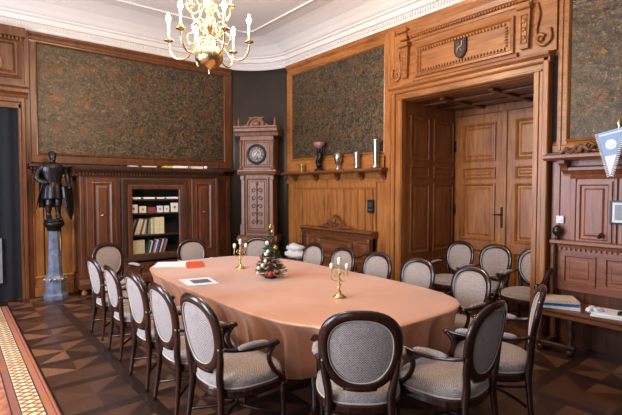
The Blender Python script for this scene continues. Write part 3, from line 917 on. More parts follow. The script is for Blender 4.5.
# ------------------------------------------------------------------ CLOCK
def clock():
    t = thing('longcase_clock', 'tall carved wooden longcase clock standing across the room corner', 'clock', (4.83, 7.70, 0), -50.3)
    # local x across, y into the corner, front plane y=0
    d = .34
    b = MB(); b.box(-.42, .42, 0, d, 0, .12, .01); b.box(-.38, .38, .02, d, .12, .72, .006)
    b.panel(-.30, .30, .2, .64, .02, .05, .025); b.extr([(0, .70), (-.04, .72), (-.04, .76), (-.01, .80), (.02, .82), (d, .82), (d, .7)], -.42, .42)
    b.build('base', M['clock'], t)
    b = MB(); b.box(-.34, .34, .04, d, .8, 2.06, .006)
    for s in (-1, 1):
        b.box(s * .30 - .035, s * .30 + .035, .0, .05, .98, 2.0, .006); b.box(s * .31 - .05, s * .31 + .05, -.01, .06, .82, 1.05, .01); b.box(s * .31 - .045, s * .31 + .045, -.01, .06, 1.95, 2.05, .01)
    b.build('trunk', M['clock'], t)
    b = MB(); b.rects(-.24, .24, .88, 2.0, [(0, .04), (0, .0), (.03, -.005), (.05, .02), (.07, .02), (.09, .008), (.09, .008)])
    dr = b.build('door', M['clock'], t)
    b = MB()
    for s in (-1, 1):
        for k in range(5):
            z = 1.1 + k * .16
            b.tube(spline([(s * .01, -.0, z), (s * .06, -.0, z + .04), (s * .10, -.0, z + .02), (s * .09, -.0, z - .03), (s * .05, .0, z - .01)], 4), .011, 6)
    b.tube([(0, 0, 1.05), (0, 0, 1.88)], .012, 6); b.ball((0, 0, 1.88), .03, 8)
    b.ball((0, -.01, 1.35), .014, 8)
    b.build('carved_relief', M['oakdark'], dr)
    b = MB(); b.ball((-.17, -.015, 1.62), .012, 8); b.build('knob', M['brass'], dr)
    b = MB(); b.extr([(-.0, 2.06), (-.04, 2.06), (-.06, 2.10), (-.03, 2.13), (-.03, 2.16), (d, 2.16), (d, 2.06)], -.40, .40)
    b.box(-.35, .35, .0, d, 2.16, 2.84, .006)
    for s in (-1, 1):
        b.lathe([(.035, 2.16), (.04, 2.2), (.022, 2.24), (.03, 2.45), (.022, 2.6), (.036, 2.68), (.036, 2.76)], (s * .335, -.01, 0), 10)
    b.panel(-.28, .28, 2.2, 2.76, 0, .03, .012)
    b.build('hood', M['clock'], t)
    b = MB(); b.extr([(0, 2.84), (-.03, 2.84), (-.05, 2.9), (-.09, 2.93), (-.10, 2.98), (-.12, 3.0), (-.12, 3.03), (d, 3.03), (d, 2.84)], -.45, .45)
    b.build('cornice', M['clock'], t)
    b = MB()
    arc = [(.17 * math.cos(PI * k / 12), 3.03 + .17 * math.sin(PI * k / 12)) for k in range(13)]
    b.prism([(-.30, 3.03), (-.24, 3.06), (-.17, 3.1)] + [(-x, z) for x, z in arc[1:-1]] [0:0] + [(-.12, 3.17), (-.14, 3.19), (-.16, 3.215), (.16, 3.215), (.14, 3.19), (.12, 3.17), (.17, 3.1), (.24, 3.06), (.30, 3.03)], -.02, .06)
    b.tube([(x, -.05, z) for x, z in arc], .022, 8)
    b.ball((0, -.03, 3.08), .09, 14, (1, .6, .8))
    for s in (-1, 1): b.lathe([(.03, 3.03), (.035, 3.06), (.015, 3.09), (.03, 3.12), (.02, 3.17), (.005, 3.22)], (s * .38, .0, 0), 10)
    b.build('crest', M['clock'], t)
    # dial
    X = Matrix.Translation((0, 0, 2.47)) @ Matrix.Rotation(R(90), 4, 'X')
    b = MB(); b.X = X; b.lathe([(.20, 0), (.205, .02), (.18, .035), (.165, .012), (.15, .012)], n=32); b.build('dial_bezel', M['iron'], t)
    b = MB(); b.X = X; b.lathe([(.155, 0), (.155, .014)], n=32); dl = b.build('dial', cmat((60, 54, 54), .4, .3), t)
    b = MB(); b.X = X; b.lathe([(.10, .0), (.10, .02), (.085, .024), (.08, .016), (0, .016)], n=32); b.build('dial_centre', cmat((176, 160, 150), .35, .3), dl)
    b = MB(); b.X = X
    for k in range(12):
        a = k * PI / 6
        b.X = X @ Matrix.Rotation(a, 4, 'Z'); b.box(-.005, .005, .11, .145, .014, .018)
    b.build('hour_marks', cmat((130, 108, 84), .4, .5), dl)
    b = MB(); b.X = X @ Matrix.Rotation(R(-40), 4, 'Z'); b.box(-.006, .006, -.01, .075, .026, .03); b.X = X @ Matrix.Rotation(R(140), 4, 'Z'); b.box(-.004, .004, -.01, .12, .03, .034); b.build('clock_hands', M['black'], dl)
    b = MB(); b.ball((.01, -.03, 2.40), .03, 10); b.build('pendulum_bob', M['silver'], dl)
clock()

# ------------------------------------------------------------------ STATUE AND PEDESTAL
def pedestal():
    t = thing('pedestal', 'tall blue-grey marble column pedestal carrying the knight statue', 'pedestal', (1.28, 8.12, 0), 0)
    def oc(r0, z0, r1, z1, b): b.lathe([(r0, z0), (r1, z1)], n=8, smooth=False)
    b = MB(); b.X = Matrix.Rotation(PI / 8, 4, 'Z')
    b.lathe([(.175, 0), (.18, .02), (.18, .07), (.155, .10), (.15, .14), (.15, .27), (.155, .30), (.155, .33), (.12, .38), (.108, .44)], n=8, smooth=False); b.build('base', M['marble'], t)
    b = MB(); b.X = Matrix.Rotation(PI / 8, 4, 'Z'); b.lathe([(.105, .44), (.08, 1.10)], n=8, smooth=False); b.build('shaft', M['marble'], t)
    b = MB(); b.lathe([(.09, 1.10), (.10, 1.12), (.10, 1.14), (.14, 1.18), (.15, 1.20), (.15, 1.235), (.13, 1.25)], n=24); b.build('capital', M['iron'], t)
    for a in (-100, -55, -10, 190, 235):
        c, s = math.cos(R(a)), math.sin(R(a))
        MB().ball((c * .155, s * .155, .33), .022, 8).build('gilt_rosette', M['gilt'], t)
    MB().tube([(.095, -.045, .46), (.075, -.035, 1.08)], .006, 6).build('gilt_line', M['gilt'], t)
pedestal()

def statue():
    t = thing('knight_statue', 'dark bronze statue of a bareheaded knight with long shield on the marble column', 'statue', (1.28, 8.12, 1.25), 12)
    b = MB()
    # legs
    for s, fx in ((-1, -.02), (1, .01)):
        b.tube(spline([(s * .075, -.06 + fx, .03), (s * .072, .0, .08), (s * .07, .01, .2), (s * .065, -.01, .3), (s * .06, .0, .45), (s * .05, .0, .55)]), [.03, .032, .036, .04, .042, .044, .043, .04, .036, .036, .04, .045, .048, .05, .05, .05] + [.06] * 15, 10)
        b.ball((s * .08, -.06, .03), .04, 10, (.8, 1.6, .7))
    # skirt of the tunic, hips, torso
    def fold(a, z): return 1 + (.06 * math.sin(a * 9) if z < .6 else 0)
    b.X = Matrix.Scale(.72, 4, (0, 1, 0))
    b.lathe([(.10, .36), (.165, .36), (.155, .45), (.14, .55), (.122, .62), (.125, .66), (.14, .72), (.16, .80), (.165, .86), (.14, .91), (.06, .935), (.045, .95)], n=36, mod=fold)
    b.X = Matrix.Identity(4)
    b.tube([(0, 0, .9), (0, -.005, .98)], [.045, .04], 12)
    # head with helmet-like hair, nose, chin
    b.ball((0, -.01, 1.035), .062, 16, (.88, 1.0, 1.18))
    b.ball((0, -.07, 1.03), .012, 8, (.8, 1, 1.6)); b.ball((0, -.055, .985), .02, 8); b.ball((0, .01, 1.065), .066, 14, (.95, 1, .85))
    # arms: one on the hip, one over the shield
    b.tube(spline([(-.15, 0, .87), (-.20, .0, .80), (-.235, .0, .71), (-.22, -.03, .66), (-.16, -.08, .62), (-.12, -.09, .61)]), [.045] * 7 + [.04] * 8 + [.036] * 16, 10)
    b.ball((-.12, -.09, .61), .032, 8, (1.2, .8, .8))
    b.tube(spline([(.15, 0, .87), (.20, .0, .78), (.215, -.02, .68), (.21, -.07, .60), (.20, -.11, .54)]), [.045] * 7 + [.04] * 8 + [.034] * 10, 10)
    b.ball((.20, -.115, .53), .034, 8)
    o = b.build('body', M['bronze'], t)
    r = o.modifiers.new('remesh', 'REMESH'); r.mode = 'VOXEL'; r.voxel_size = .009; r.use_smooth_shade = True
    s = o.modifiers.new('smooth', 'SMOOTH'); s.factor = .5; s.iterations = 3
    # cloak behind
    b = MB()
    rows = []
    for z, w, y in ((.90, .10, .05), (.8, .14, .08), (.6, .15, .10), (.35, .16, .11), (.22, .16, .11)):
        rows.append([(-w + 2 * w * k / 12 - .03, y + .018 * math.sin(k * 1.8) - .05 * abs(k - 6) / 6, z) for k in range(13)])
    back = [[(x, y + .012, z) for x, y, z in r] for r in rows]
    b.loops(rows, closed=False); b.loops(back, closed=False)
    b.build('cloak', M['bronze'], t)
    # shield
    b = MB(); b.X = Matrix.Translation((.19, -.10, .33)) @ Matrix.Rotation(R(38), 4, 'Z') @ Matrix.Rotation(R(-6), 4, 'X')
    pts = [(-.12, .22), (0, .25), (.12, .22), (.125, .05), (.10, -.1), (.06, -.22), (0, -.31), (-.06, -.22), (-.10, -.1), (-.125, .05)]
    b.prism(pts, -.02, .01)
    b.prism([(x * .82, z * .82) for x, z in pts], -.03, -.015)
    b.build('shield', M['bronze'], t)
    b = MB(); b.tube([(-.17, -.1, .64), (-.2, .0, .45), (-.22, .08, .2)], [.012, .01, .006], 8); b.tube([(-.2, -.09, .63), (-.13, -.11, .66)], .009, 6); b.build('sword', M['bronze'], t)
    b = MB(); b.lathe([(.13, 0), (.135, .01), (.13, .03)], n=20); b.build('plinth', M['bronze'], t)
statue()

# ------------------------------------------------------------------ VESSELS ON THE SHELF
SY, SZ = -.15, 2.103
def vessel(name, label, u, parts):
    t = wallthing(name, label, 'vessel', 'B', u, SY, SZ)
    for pn, prof, m in parts:
        MB().lathe(prof, n=20).build(pn, m, t)
    return t
vessel('small_cup', 'small brassy cup, leftmost vessel on the oak shelf', -6.85, [('bowl', [(.045, 0), (.05, .01), (.05, .13), (.056, .14), (.046, .14), (.044, .02)], M['gilt'])])
t = vessel('trophy_figure', 'dark pewter figure carrying a pink glass bowl on the oak shelf', -6.33, [('foot', [(.09, 0), (.095, .02), (.05, .05), (.03, .09)], M['iron']), ('bowl', [(.02, .40), (.06, .43), (.10, .47), (.11, .52), (.10, .53), (.05, .47)], cmat((150, 96, 100), .3)) ])
b = MB(); b.tube(spline([(0, 0, .08), (-.03, 0, .16), (.02, 0, .25), (0, 0, .34), (0, 0, .42)]), [.05] * 6 + [.055] * 6 + [.045] * 6 + [.03] * 7, 10)
b.tube(spline([(0, 0, .3), (.06, 0, .34), (.07, 0, .42)]), .018, 8); b.tube(spline([(0, 0, .3), (-.06, 0, .3), (-.07, 0, .38), (-.05, 0, .43)]), .018, 8); b.ball((0, -.01, .37), .035, 10)
b.build('stem_figure', M['iron'], t)
vessel('silver_goblet', 'silver goblet with a short foot in the middle of the oak shelf', -5.82, [('goblet', [(.055, 0), (.06, .012), (.02, .05), (.02, .08), (.05, .12), (.072, .2), (.078, .3), (.07, .3), (.06, .2), (.03, .13)], M['silver'])])
vessel('silver_beaker', 'slim waisted silver beaker between the goblet and the tall vase', -5.35, [('beaker', [(.05, 0), (.054, .03), (.036, .08), (.038, .15), (.055, .24), (.058, .29), (.05, .29), (.034, .16)], M['silver'])])
vessel('silver_vase', 'tallest silver vase at the right end of the oak shelf', -4.92, [('vase', [(.075, 0), (.08, .02), (.04, .06), (.038, .12), (.045, .3), (.056, .44), (.062, .46), (.052, .46), (.03, .2)], M['silver'])])
t = wallthing('wall_box', 'small black switch box on the oak boards right of the settle', 'switch', 'B', -5.12, -.033, 1.37)
MB().box(-.065, .065, -.04, 0, 0, .22, .008).build('case', M['black'], t)
b = MB(); b.box(-.045, .045, -.044, -.04, .10, .18); b.build('display', cmat((52, 62, 60), .2), t)
b = MB()
for k in (-.03, 0, .03): b.ball((k, -.042, .05), .009, 8)
b.build('button', M['grey'], t)
t = wallthing('light_switch', 'square white light switch on the window-lit reddish panelling beside the alcove', 'switch', 'B', -2.16, -.047, 1.37)
MB().box(-.04, .04, -.01, 0, 0, .085, .004).build('plate', M['white'], t); MB().box(-.022, .022, -.016, -.01, .02, .065, .003).build('rocker', M['white'], t)
# framed picture at the right edge
t = wallthing('picture_frame', 'small black framed picture hanging at the right edge above the bench', 'picture', 'B', -1.66, -.062, 1.39)
b = MB(); b.rects(0, .24, 0, .25, [(0, 0), (0, -.02), (.018, -.022), (.02, -.008)], cap=False); b.build('frame', M['black'], t)
MB().box(.018, .222, -.010, -.002, .018, .232).build('mount', M['white'], t); MB().box(.045, .195, -.012, -.009, .045, .205).build('print', cmat((150, 152, 160)), t)
# bits on the right shelf
t = wallthing('pennant', 'triangular light blue and white pennant hanging over the right shelf edge', 'pennant', 'B', -1.61, -.275, 2.33, -6)
b = MB()
b.prism([(-.12, .0), (.13, .05), (.01, -.45)], -.004, .004); b.build('cloth', cmat((146, 174, 212), .7), t)
b = MB()
b.prism([(-.045, -.24), (.065, -.22), (.01, -.44)], -.007, -.003); b.prism([(-.105, -.02), (.118, .02), (.114, .005), (-.10, -.035)], -.007, -.003)
b.X = Matrix.Translation((.012, -.005, -.12)) @ Matrix.Rotation(R(90), 4, 'X'); b.lathe([(.052, -.004), (.052, .004)], n=20)
b.build('white_field', M['white'], t)
b = MB(); b.prism([(-.012, -.09), (.032, -.088), (.03, -.13), (.01, -.155), (-.01, -.13)], -.014, -.008); b.build('crest', M['gilt'], t)
b = MB()
for k in range(26):
    f = k / 26; x = -.12 + .13 * f; z = -.45 * f; b.tube([(x, 0, z), (x - .025, 0, z - .015)], .006, 5)
    x = .13 - .12 * f; z = .05 - .50 * f; b.tube([(x, 0, z), (x + .028, 0, z - .012)], .006, 5)
b.build('fringe', M['white'], t)
t = wallthing('brass_bell', 'domed brass bell with pointed finial behind the pennant', 'bell', 'B', -1.57, -.155, 2.145)
MB().lathe([(.10, 0), (.105, .02), (.09, .05), (.085, .14), (.05, .20), (.02, .22), (.016, .25), (.03, .28), (.012, .31), (.004, .36)], n=20).build('dome', M['brass'], t)
def driftwood(label, u, L, h, seed):
    random.seed(seed)
    t = wallthing('carved_branch', label, 'branch', 'B', u, -.14, 2.145)
    b = MB()
    for k in range(7):
        a = random.uniform(0, L * .8); pts = spline([(a, random.uniform(-.04, .04), .015), (a + L * .15, random.uniform(-.05, .05), h * random.uniform(.3, .8)), (a + L * .3, random.uniform(-.05, .05), h * random.uniform(.2, 1)), (a + L * .42, 0, random.uniform(.015, h * .6))], 4)
        b.tube(pts, random.uniform(.009, .018), 6)
    b.build('wood', cmat((120, 84, 56), .5), t)
driftwood('gnarled brown branch lying on the right shelf beside the alcove', -2.12, .34, .10, 5)
driftwood('low twisted branch between the gnarled branch and the pennant', -1.98, .3, .14, 9)
b = MB(); b.box(0, .18, -.06, .06, 0, .012, .003); b.mi = 1; b.box(.01, .17, -.055, .055, .012, .016)
o = b.build('dark_folder', [M['black'], M['grey']]); o.location = (XR - .16, 2.27, 2.145); o.rotation_euler = (0, 0, R(-90))
tag(o, 'thin black folder at the left end of the right shelf', 'folder')
b = MB(); b.ball((0, 0, .025), .03, 10, (1.6, .8, .8)); b.ball((.03, 0, .045), .02, 8); o = b.build('wooden_toy', M['mahog']); o.location = (XR - .10, 1.74, 1.226)
tag(o, 'little dark wooden animal on the top rail of the right bench', 'ornament')

# papers and books on the right bench
ZS = .497
def flatbook(label, x, y, z, w, d, h, rz, col, name='book', grp=None):
    b = MB(); b.box(0, w, 0, d, 0, .004); b.box(0, w, 0, d, h - .004, h); b.box(-.003, .003, 0, d, 0, h)
    b.mi = 1; b.box(.003, w - .006, .005, d - .005, .004, h - .004)
    o = b.build(name, [cmat(col), M['white']]); o.location = (x, y, z); o.rotation_euler = (0, 0, R(rz))
    return tag(o, label, 'book', grp)
flatbook('white magazine at the bottom of the pile on the right bench', 5.02, 1.78, ZS, .28, .36, .03, 20, (226, 226, 230))
flatbook('blue book in the middle of the pile on the right bench', 5.04, 1.80, ZS + .031, .26, .34, .03, 28, (60, 96, 140))
flatbook('white and tan magazine on top of the pile on the right bench', 5.05, 1.80, ZS + .062, .28, .36, .03, 34, (216, 196, 180))
b = MB(); b.X = Matrix.Rotation(R(90), 4, 'X'); b.lathe([(.04, -.0), (.05, .01), (.05, .2), (.04, .21), (.03, .2), (.03, .02)], n=20)
o = b.build('rolled_poster', cmat((120, 116, 124), .4)); o.location = (5.08, 2.20, ZS + .051); o.rotation_euler = (0, 0, R(125))
tag(o, 'grey rolled poster lying left of the book pile on the right bench', 'roll')
b = MB(); random.seed(2)
for k in range(7):
    x = random.uniform(-.06, .06); y = random.uniform(-.06, .06); b.ball((x, y, .03 + random.uniform(0, .03)), .035, 7, (1.3, 1, .7))
for v in b.b.verts: v.co += Vector([random.uniform(-.008, .008) for _ in range(3)])
o = b.build('crumpled_paper', M['white']); o.location = (5.02, 1.64, ZS + .0); o.location.z = ZS - .003
tag(o, 'crumpled white paper right of the book pile on the right bench', 'paper')
for k, (w, lab) in enumerate(((.3, 'lower white brochure of the pair at the right edge of the bench'), (.27, 'upper white brochure of the pair at the right edge of the bench'))):
    b = MB(); b.box(0, w, 0, .36, 0, .018, .003); o = b.build('brochure', M['white']); o.location = (4.98, 1.30, ZS + .019 * k); o.rotation_euler = (0, 0, R(12 - 6 * k)); tag(o, lab, 'paper', None)
b = MB(); b.box(0, .12, 0, .03, 0, .02, .004); b.ball((.03, .015, .02), .02, 8); o = b.build('black_clip', M['black']); o.location = (5.0, 1.42, ZS + .038); tag(o, 'black clip lying on the white brochures', 'clip')

# ------------------------------------------------------------------ TABLE
TC = (2.78, 3.98); TA, TB_ = .96, 1.92
def se(a, ka, kb, e=3.0):
    c, s = math.cos(a), math.sin(a)
    return (ka * math.copysign(abs(c) ** (2 / e), c), kb * math.copysign(abs(s) ** (2 / e), s))
def tse(a, ka, kb, e=3.0):
    return se(a, ka, kb, e + (e - 2) * (.05 + .9 * max(0, math.cos(a + PI / 4)) + 1.7 * max(0, -math.cos(a + PI / 4))))
def table():
    t = thing('conference_table', 'long oval conference table under the salmon cloth', 'table', (TC[0], TC[1], 0))
    N = 96
    b = MB(); b.loops([[(*tse(2 * PI * i / N, TA - .09, TB_ - .09), z) for i in range(N)] for z in (.71, .755)], smooth=False); b.build('tabletop', M['mahog'], t)
    b = MB(); b.box(-.7, .7, -1.5, 1.5, .62, .71); b.build('apron', M['mahog'], t)
    for sx in (-.6, .6):
        for sy in (-1.35, 0, 1.35):
            b = MB(); b.lathe([(.03, 0), (.05, .03), (.03, .08), (.045, .3), (.035, .45), (.05, .55), (.05, .63)], (sx, sy, 0), 12); b.build('leg', M['mahog'], t)
table()
def tablecloth():
    N = 480
    ph = [random.uniform(0, 6) for _ in range(6)]
    # outline resampled to even spacing
    K = 4000
    P = [tse(2 * PI * i / K, 1, 1) for i in range(K + 1)]
    P = [(x * TA, y * TB_) for x, y in P]
    arc = [0.0]
    for p, q in zip(P, P[1:]): arc.append(arc[-1] + math.hypot(q[0] - p[0], q[1] - p[1]))
    U = []; k = 0
    for i in range(N):
        s_ = arc[-1] * i / N
        while arc[k + 1] < s_: k += 1
        f = (s_ - arc[k]) / max(arc[k + 1] - arc[k], 1e-9)
        U.append((P[k][0] + (P[k + 1][0] - P[k][0]) * f, P[k][1] + (P[k + 1][1] - P[k][1]) * f))
    NR = []
    for i in range(N):
        a, b_ = U[i - 4], U[(i + 4) % N]
        NR.append(Vector((b_[1] - a[1], -(b_[0] - a[0]))).normalized())
    def w(i, d):
        t = i / N * 2 * PI
        q = math.sin(30 * t + ph[0] + 1.5 * math.sin(4 * t + 1))
        return d * (.055 * (abs(q) ** .6 * (1 if q > 0 else -1)) * (.65 + .35 * math.sin(7 * t + ph[3])) + .014 * math.sin(61 * t + ph[1]) + .018 * math.sin(9 * t + ph[2]))
    b = MB()
    rings = []
    for s in (.02, .25, .5, .75, .9, .97): rings.append([(x * s, y * s, .768) for x, y in U])
    rings.append([(x * .996, y * .998, .7675) for x, y in U])
    rings.append([(x + n.x * .006, y + n.y * .006, .760) for (x, y), n in zip(U, NR)])
    for z, d in ((.745, .12), (.715, .34), (.67, .56), (.60, .75), (.52, .88), (.42, .96), (.31, 1.0)):
        r = []
        for i in range(N):
            x, y = U[i]
            k = .01 + w(i, d) - (.07 + .06 * min(1, max(0, (1.87 - abs(y)) / .3))) * d
            r.append((x + NR[i].x * k, y + NR[i].y * k, z))
        rings.append(r)
    b.loops(rings, cap0=True, cap1=False)
    # inner side: give the cloth its thickness
    o = b.build('tablecloth', M['cloth'])
    o.location = (TC[0], TC[1], 0)
    s = o.modifiers.new('thick', 'SOLIDIFY'); s.thickness = .004; s.offset = -1
    tag(o, 'salmon pink satin cloth draped over the oval conference table', 'tablecloth')
tablecloth()
TZ = .770
def sheet(name, label, pts, col, th=.003, z=TZ, marks=None):
    b = MB(); lo = [b.v(x, y, 0) for x, y in pts]; hi = [b.v(x, y, th) for x, y in pts]
    b.f(lo); b.f(hi)
    for i in range(len(pts)): b.f([lo[i], lo[(i + 1) % len(pts)], hi[(i + 1) % len(pts)], hi[i]])
    b.mi = 1
    if marks:
        P = [Vector(p) for p in pts]
        for (a0, a1, c0, c1) in marks:
            q = [P[0].lerp(P[1], a).lerp(P[3].lerp(P[2], a), c) for a, c in ((a0, c0), (a1, c0), (a1, c1), (a0, c1))]
            b.f([b.v(k.x, k.y, th + .0006) for k in q])
    o = b.build(name, [cmat(col), cmat((96, 100, 116))]); 
    # origin at the sheet
    c = Vector((sum(p[0] for p in pts) / 4, sum(p[1] for p in pts) / 4, 0))
    o.data.transform(Matrix.Translation(-c)); o.location = (c.x, c.y, z)
    return tag(o, label, 'paper')
sheet('paper_sheet', 'long white folded paper at the far left end of the table', [(1.97, 5.62), (2.34, 5.40), (2.52, 5.78), (2.17, 5.98)], (236, 234, 236))
sheet('leaflet', 'orange red leaflet beside the white folded paper on the table', [(2.27, 5.27), (2.48, 5.21), (2.66, 5.66), (2.46, 5.74)], (206, 84, 44), .004)
sheet('printed_sheet', 'white sheet with a dark printed picture, nearest paper on the table', [(1.87, 4.28), (2.17, 4.20), (2.24, 4.58), (1.92, 4.66)], (232, 232, 238), marks=[(.25, .85, .25, .75)])

# ------------------------------------------------------------------ CANDELABRA
def candelabrum():
    t = thing('candelabrum', 'x', 'candelabrum', (0, 0, TZ))
    MB().lathe([(.058, 0), (.06, .008), (.045, .018), (.018, .035), (.012, .05)], n=20).build('base', M['gilt'], t)
    b = MB(); pts = [(.008 * math.sin(k * .9), .008 * math.cos(k * .9), .045 + k * .0075) for k in range(24)]
    b.tube(pts, [.010 + .003 * math.sin(k * 1.4) for k in range(24)], 8); b.lathe([(.006, .2), (.018, .215), (.006, .23), (.008, .30), (.012, .31)], n=12)
    b.build('stem', M['gilt'], t)
    for s in (-1, 1):
        b = MB(); b.tube(spline([(0, 0, .165), (s * .04, 0, .15), (s * .075, 0, .18), (s * .07, 0, .235), (s * .068, 0, .26)]), .005, 6)
        b.tube(spline([(0, 0, .215), (s * .03, 0, .235), (s * .045, 0, .205), (s * .03, 0, .185)]), .004, 6)
        b.lathe([(.006, .25), (.022, .262), (.020, .27), (.012, .268)], (s * .07, 0, 0), 12); b.build('arm', M['gilt'], t)
        MB().lathe([(.014, .268), (.019, .28), (.018, .305), (.006, .315)], (s * .07, 0, 0), 12).build('candle', M['wax'], t)
    MB().lathe([(.008, .30), (.022, .315), (.012, .32), (.014, .322), (.019, .335), (.018, .36), (.006, .37)], n=12).build('candle', M['wax'], t)
    return t
c1 = candelabrum(); c1.location = (2.74, 2.97, TZ); c1.rotation_euler = (0, 0, R(-45)); c1['label'] = 'small three-armed brass candelabrum nearer the near end of the table'; c1['group'] = 'candelabra on the table'
c2 = copy_tree(c1); c2.location = (2.80, 4.86, TZ); c2.rotation_euler = (0, 0, R(-25)); c2['label'] = 'small three-armed brass candelabrum behind the christmas tree'

# ------------------------------------------------------------------ CHRISTMAS TREE
def xmas():
    random.seed(11)
    t = thing('christmas_tree', 'small decorated artificial christmas tree in the middle of the table', 'tree', (2.76, 4.12, TZ))
    b = MB(); b.lathe([(.075, 0), (.075, .012), (.03, .02), (.014, .04)], n=6, smooth=False); b.build('stand', M['black'], t)
    MB().tube([(0, 0, .03), (0, 0, .5)], [.014, .004], 8).build('trunk', M['cabdark'], t)
    b = MB()
    def needlebranch(p, d, L):
        d = d.normalized(); s = d.cross(Vector((0, 0, 1))); s.normalize(); w = s.cross(d)
        n = int(L / .0035)
        for k in range(n):
            q = p + d * (L * k / n)
            a = random.uniform(0, 2 * PI); r = (s * math.cos(a) + w * math.sin(a))
            e = q + (r * .9 + d * .7).normalized() * random.uniform(.018, .028)
            o_ = d.cross(r) * .0022
            b.f([b.v(*(q - o_)), b.v(*(q + o_)), b.v(*e)])
    for lv in range(13):
        z = .06 + lv * .036; rr = .185 * (1 - lv / 14.5) * random.uniform(.92, 1.05)
        n = 13 - lv // 2 * 1
        for k in range(max(n, 5)):
            a = 2 * PI * k / n + lv * .7 + random.uniform(-.15, .15)
            d = Vector((math.cos(a), math.sin(a), random.uniform(-.12, .25)))
            L = rr * random.uniform(.8, 1.08)
            needlebranch(Vector((0, 0, z)), d, L)
            for q in (.45, .7):
                for sg in (-1, 1):
                    dd = Matrix.Rotation(sg * .7, 3, 'Z') @ d
                    needlebranch(Vector((0, 0, z)) + d.normalized() * L * q, dd, L * .35)
    for k in range(6): needlebranch(Vector((0, 0, .5)), Vector((random.uniform(-.4, .4), random.uniform(-.4, .4), 1)), .06)
    b.build('foliage', M['needle'], t)
    def at(px, z, r):   # px: side as seen from the camera, r radius
        d = Vector((-.63, -.777)); rt = Vector((.777, -.63))
        y = math.sqrt(max(r * r - px * px, 0))
        return (rt.x * px + d.x * y, rt.y * px + d.y * y, z)
    for px, z, r, s, c in ((-.075, .16, .15, .022, 'w'), (-.045, .21, .14, .020, 'w'), (-.12, .13, .17, .018, 'w'), (-.03, .40, .08, .024, 'w'), (.06, .35, .1, .024, 'g'), (.02, .52, .03, .020, 'g'), (-.04, .28, .11, .022, 'w'), (.0, .19, .14, .018, 'd'), (.1, .10, .17, .016, 'd'), (.05, .24, .13, .018, 'd'), (.09, .2, .15, .014, 'r'), (-.09, .24, .13, .022, 'd'), (.02, .42, .07, .018, 'd'), (-.13, .08, .18, .016, 'w'), (-.01, .14, .16, .02, 'd'), (-.02,.31,.1,.02,'w')):
        m = {'w': cmat((226, 218, 206), .25), 'g': cmat((200, 160, 70), .25, .7), 'r': cmat((170, 40, 36), .25), 'd': cmat((120, 52, 40), .3, .3)}[c]
        MB().ball(at(px, z, r), s, 12).build('bauble', m, t)
    b = MB(); p = at(.015, .075, .18); b.ball(p, .035, 12, (1, 1, .85)); b.ball((p[0] + .03, p[1] - .03, p[2] + .01), .022, 8); b.ball((p[0] - .03, p[1] + .02, p[2] + .01), .022, 8); b.build('red_bow', cmat((150, 50, 38), .4), t)
    MB().lathe([(.012, 0), (.018, .02), (.004, .05)], (0, 0, .55), 8).build('tree_top', M['gilt'], t)
xmas()

# white bags on the settle
def bag(label, x, y, z, s, seed):
    random.seed(seed); b = MB()
    b.ball((0, 0, 0), 1, 22, (s[0], s[1], s[2]))
    for v in b.b.verts:
        n = math.sin(v.co.x * 34 + seed) * math.sin(v.co.y * 29) * math.sin(v.co.z * 41 + 1)
        v.co += v.co.normalized() * n * .05
        v.co.z = max(v.co.z, -s[2] * .75)
    o = b.build('plastic_bag', M['white']); o.location = (x, y, z + s[2] * .75); return tag(o, label, 'bag', 'white bags on the settle')
bag('lower crumpled white bag on the left end of the settle', 5.06, 6.70, .47, (.17, .28, .085), 1)
bag('upper crumpled white bag heaped on another on the settle', 5.08, 6.76, .60, (.14, .22, .07), 4)
b = MB(); b.box(-.09, .09, -.1, .1, 0, .05, .006); o = b.build('white_carton', M['white']); o.location = (5.12, 5.50, .462); tag(o, 'small white carton on the settle behind the table', 'box')

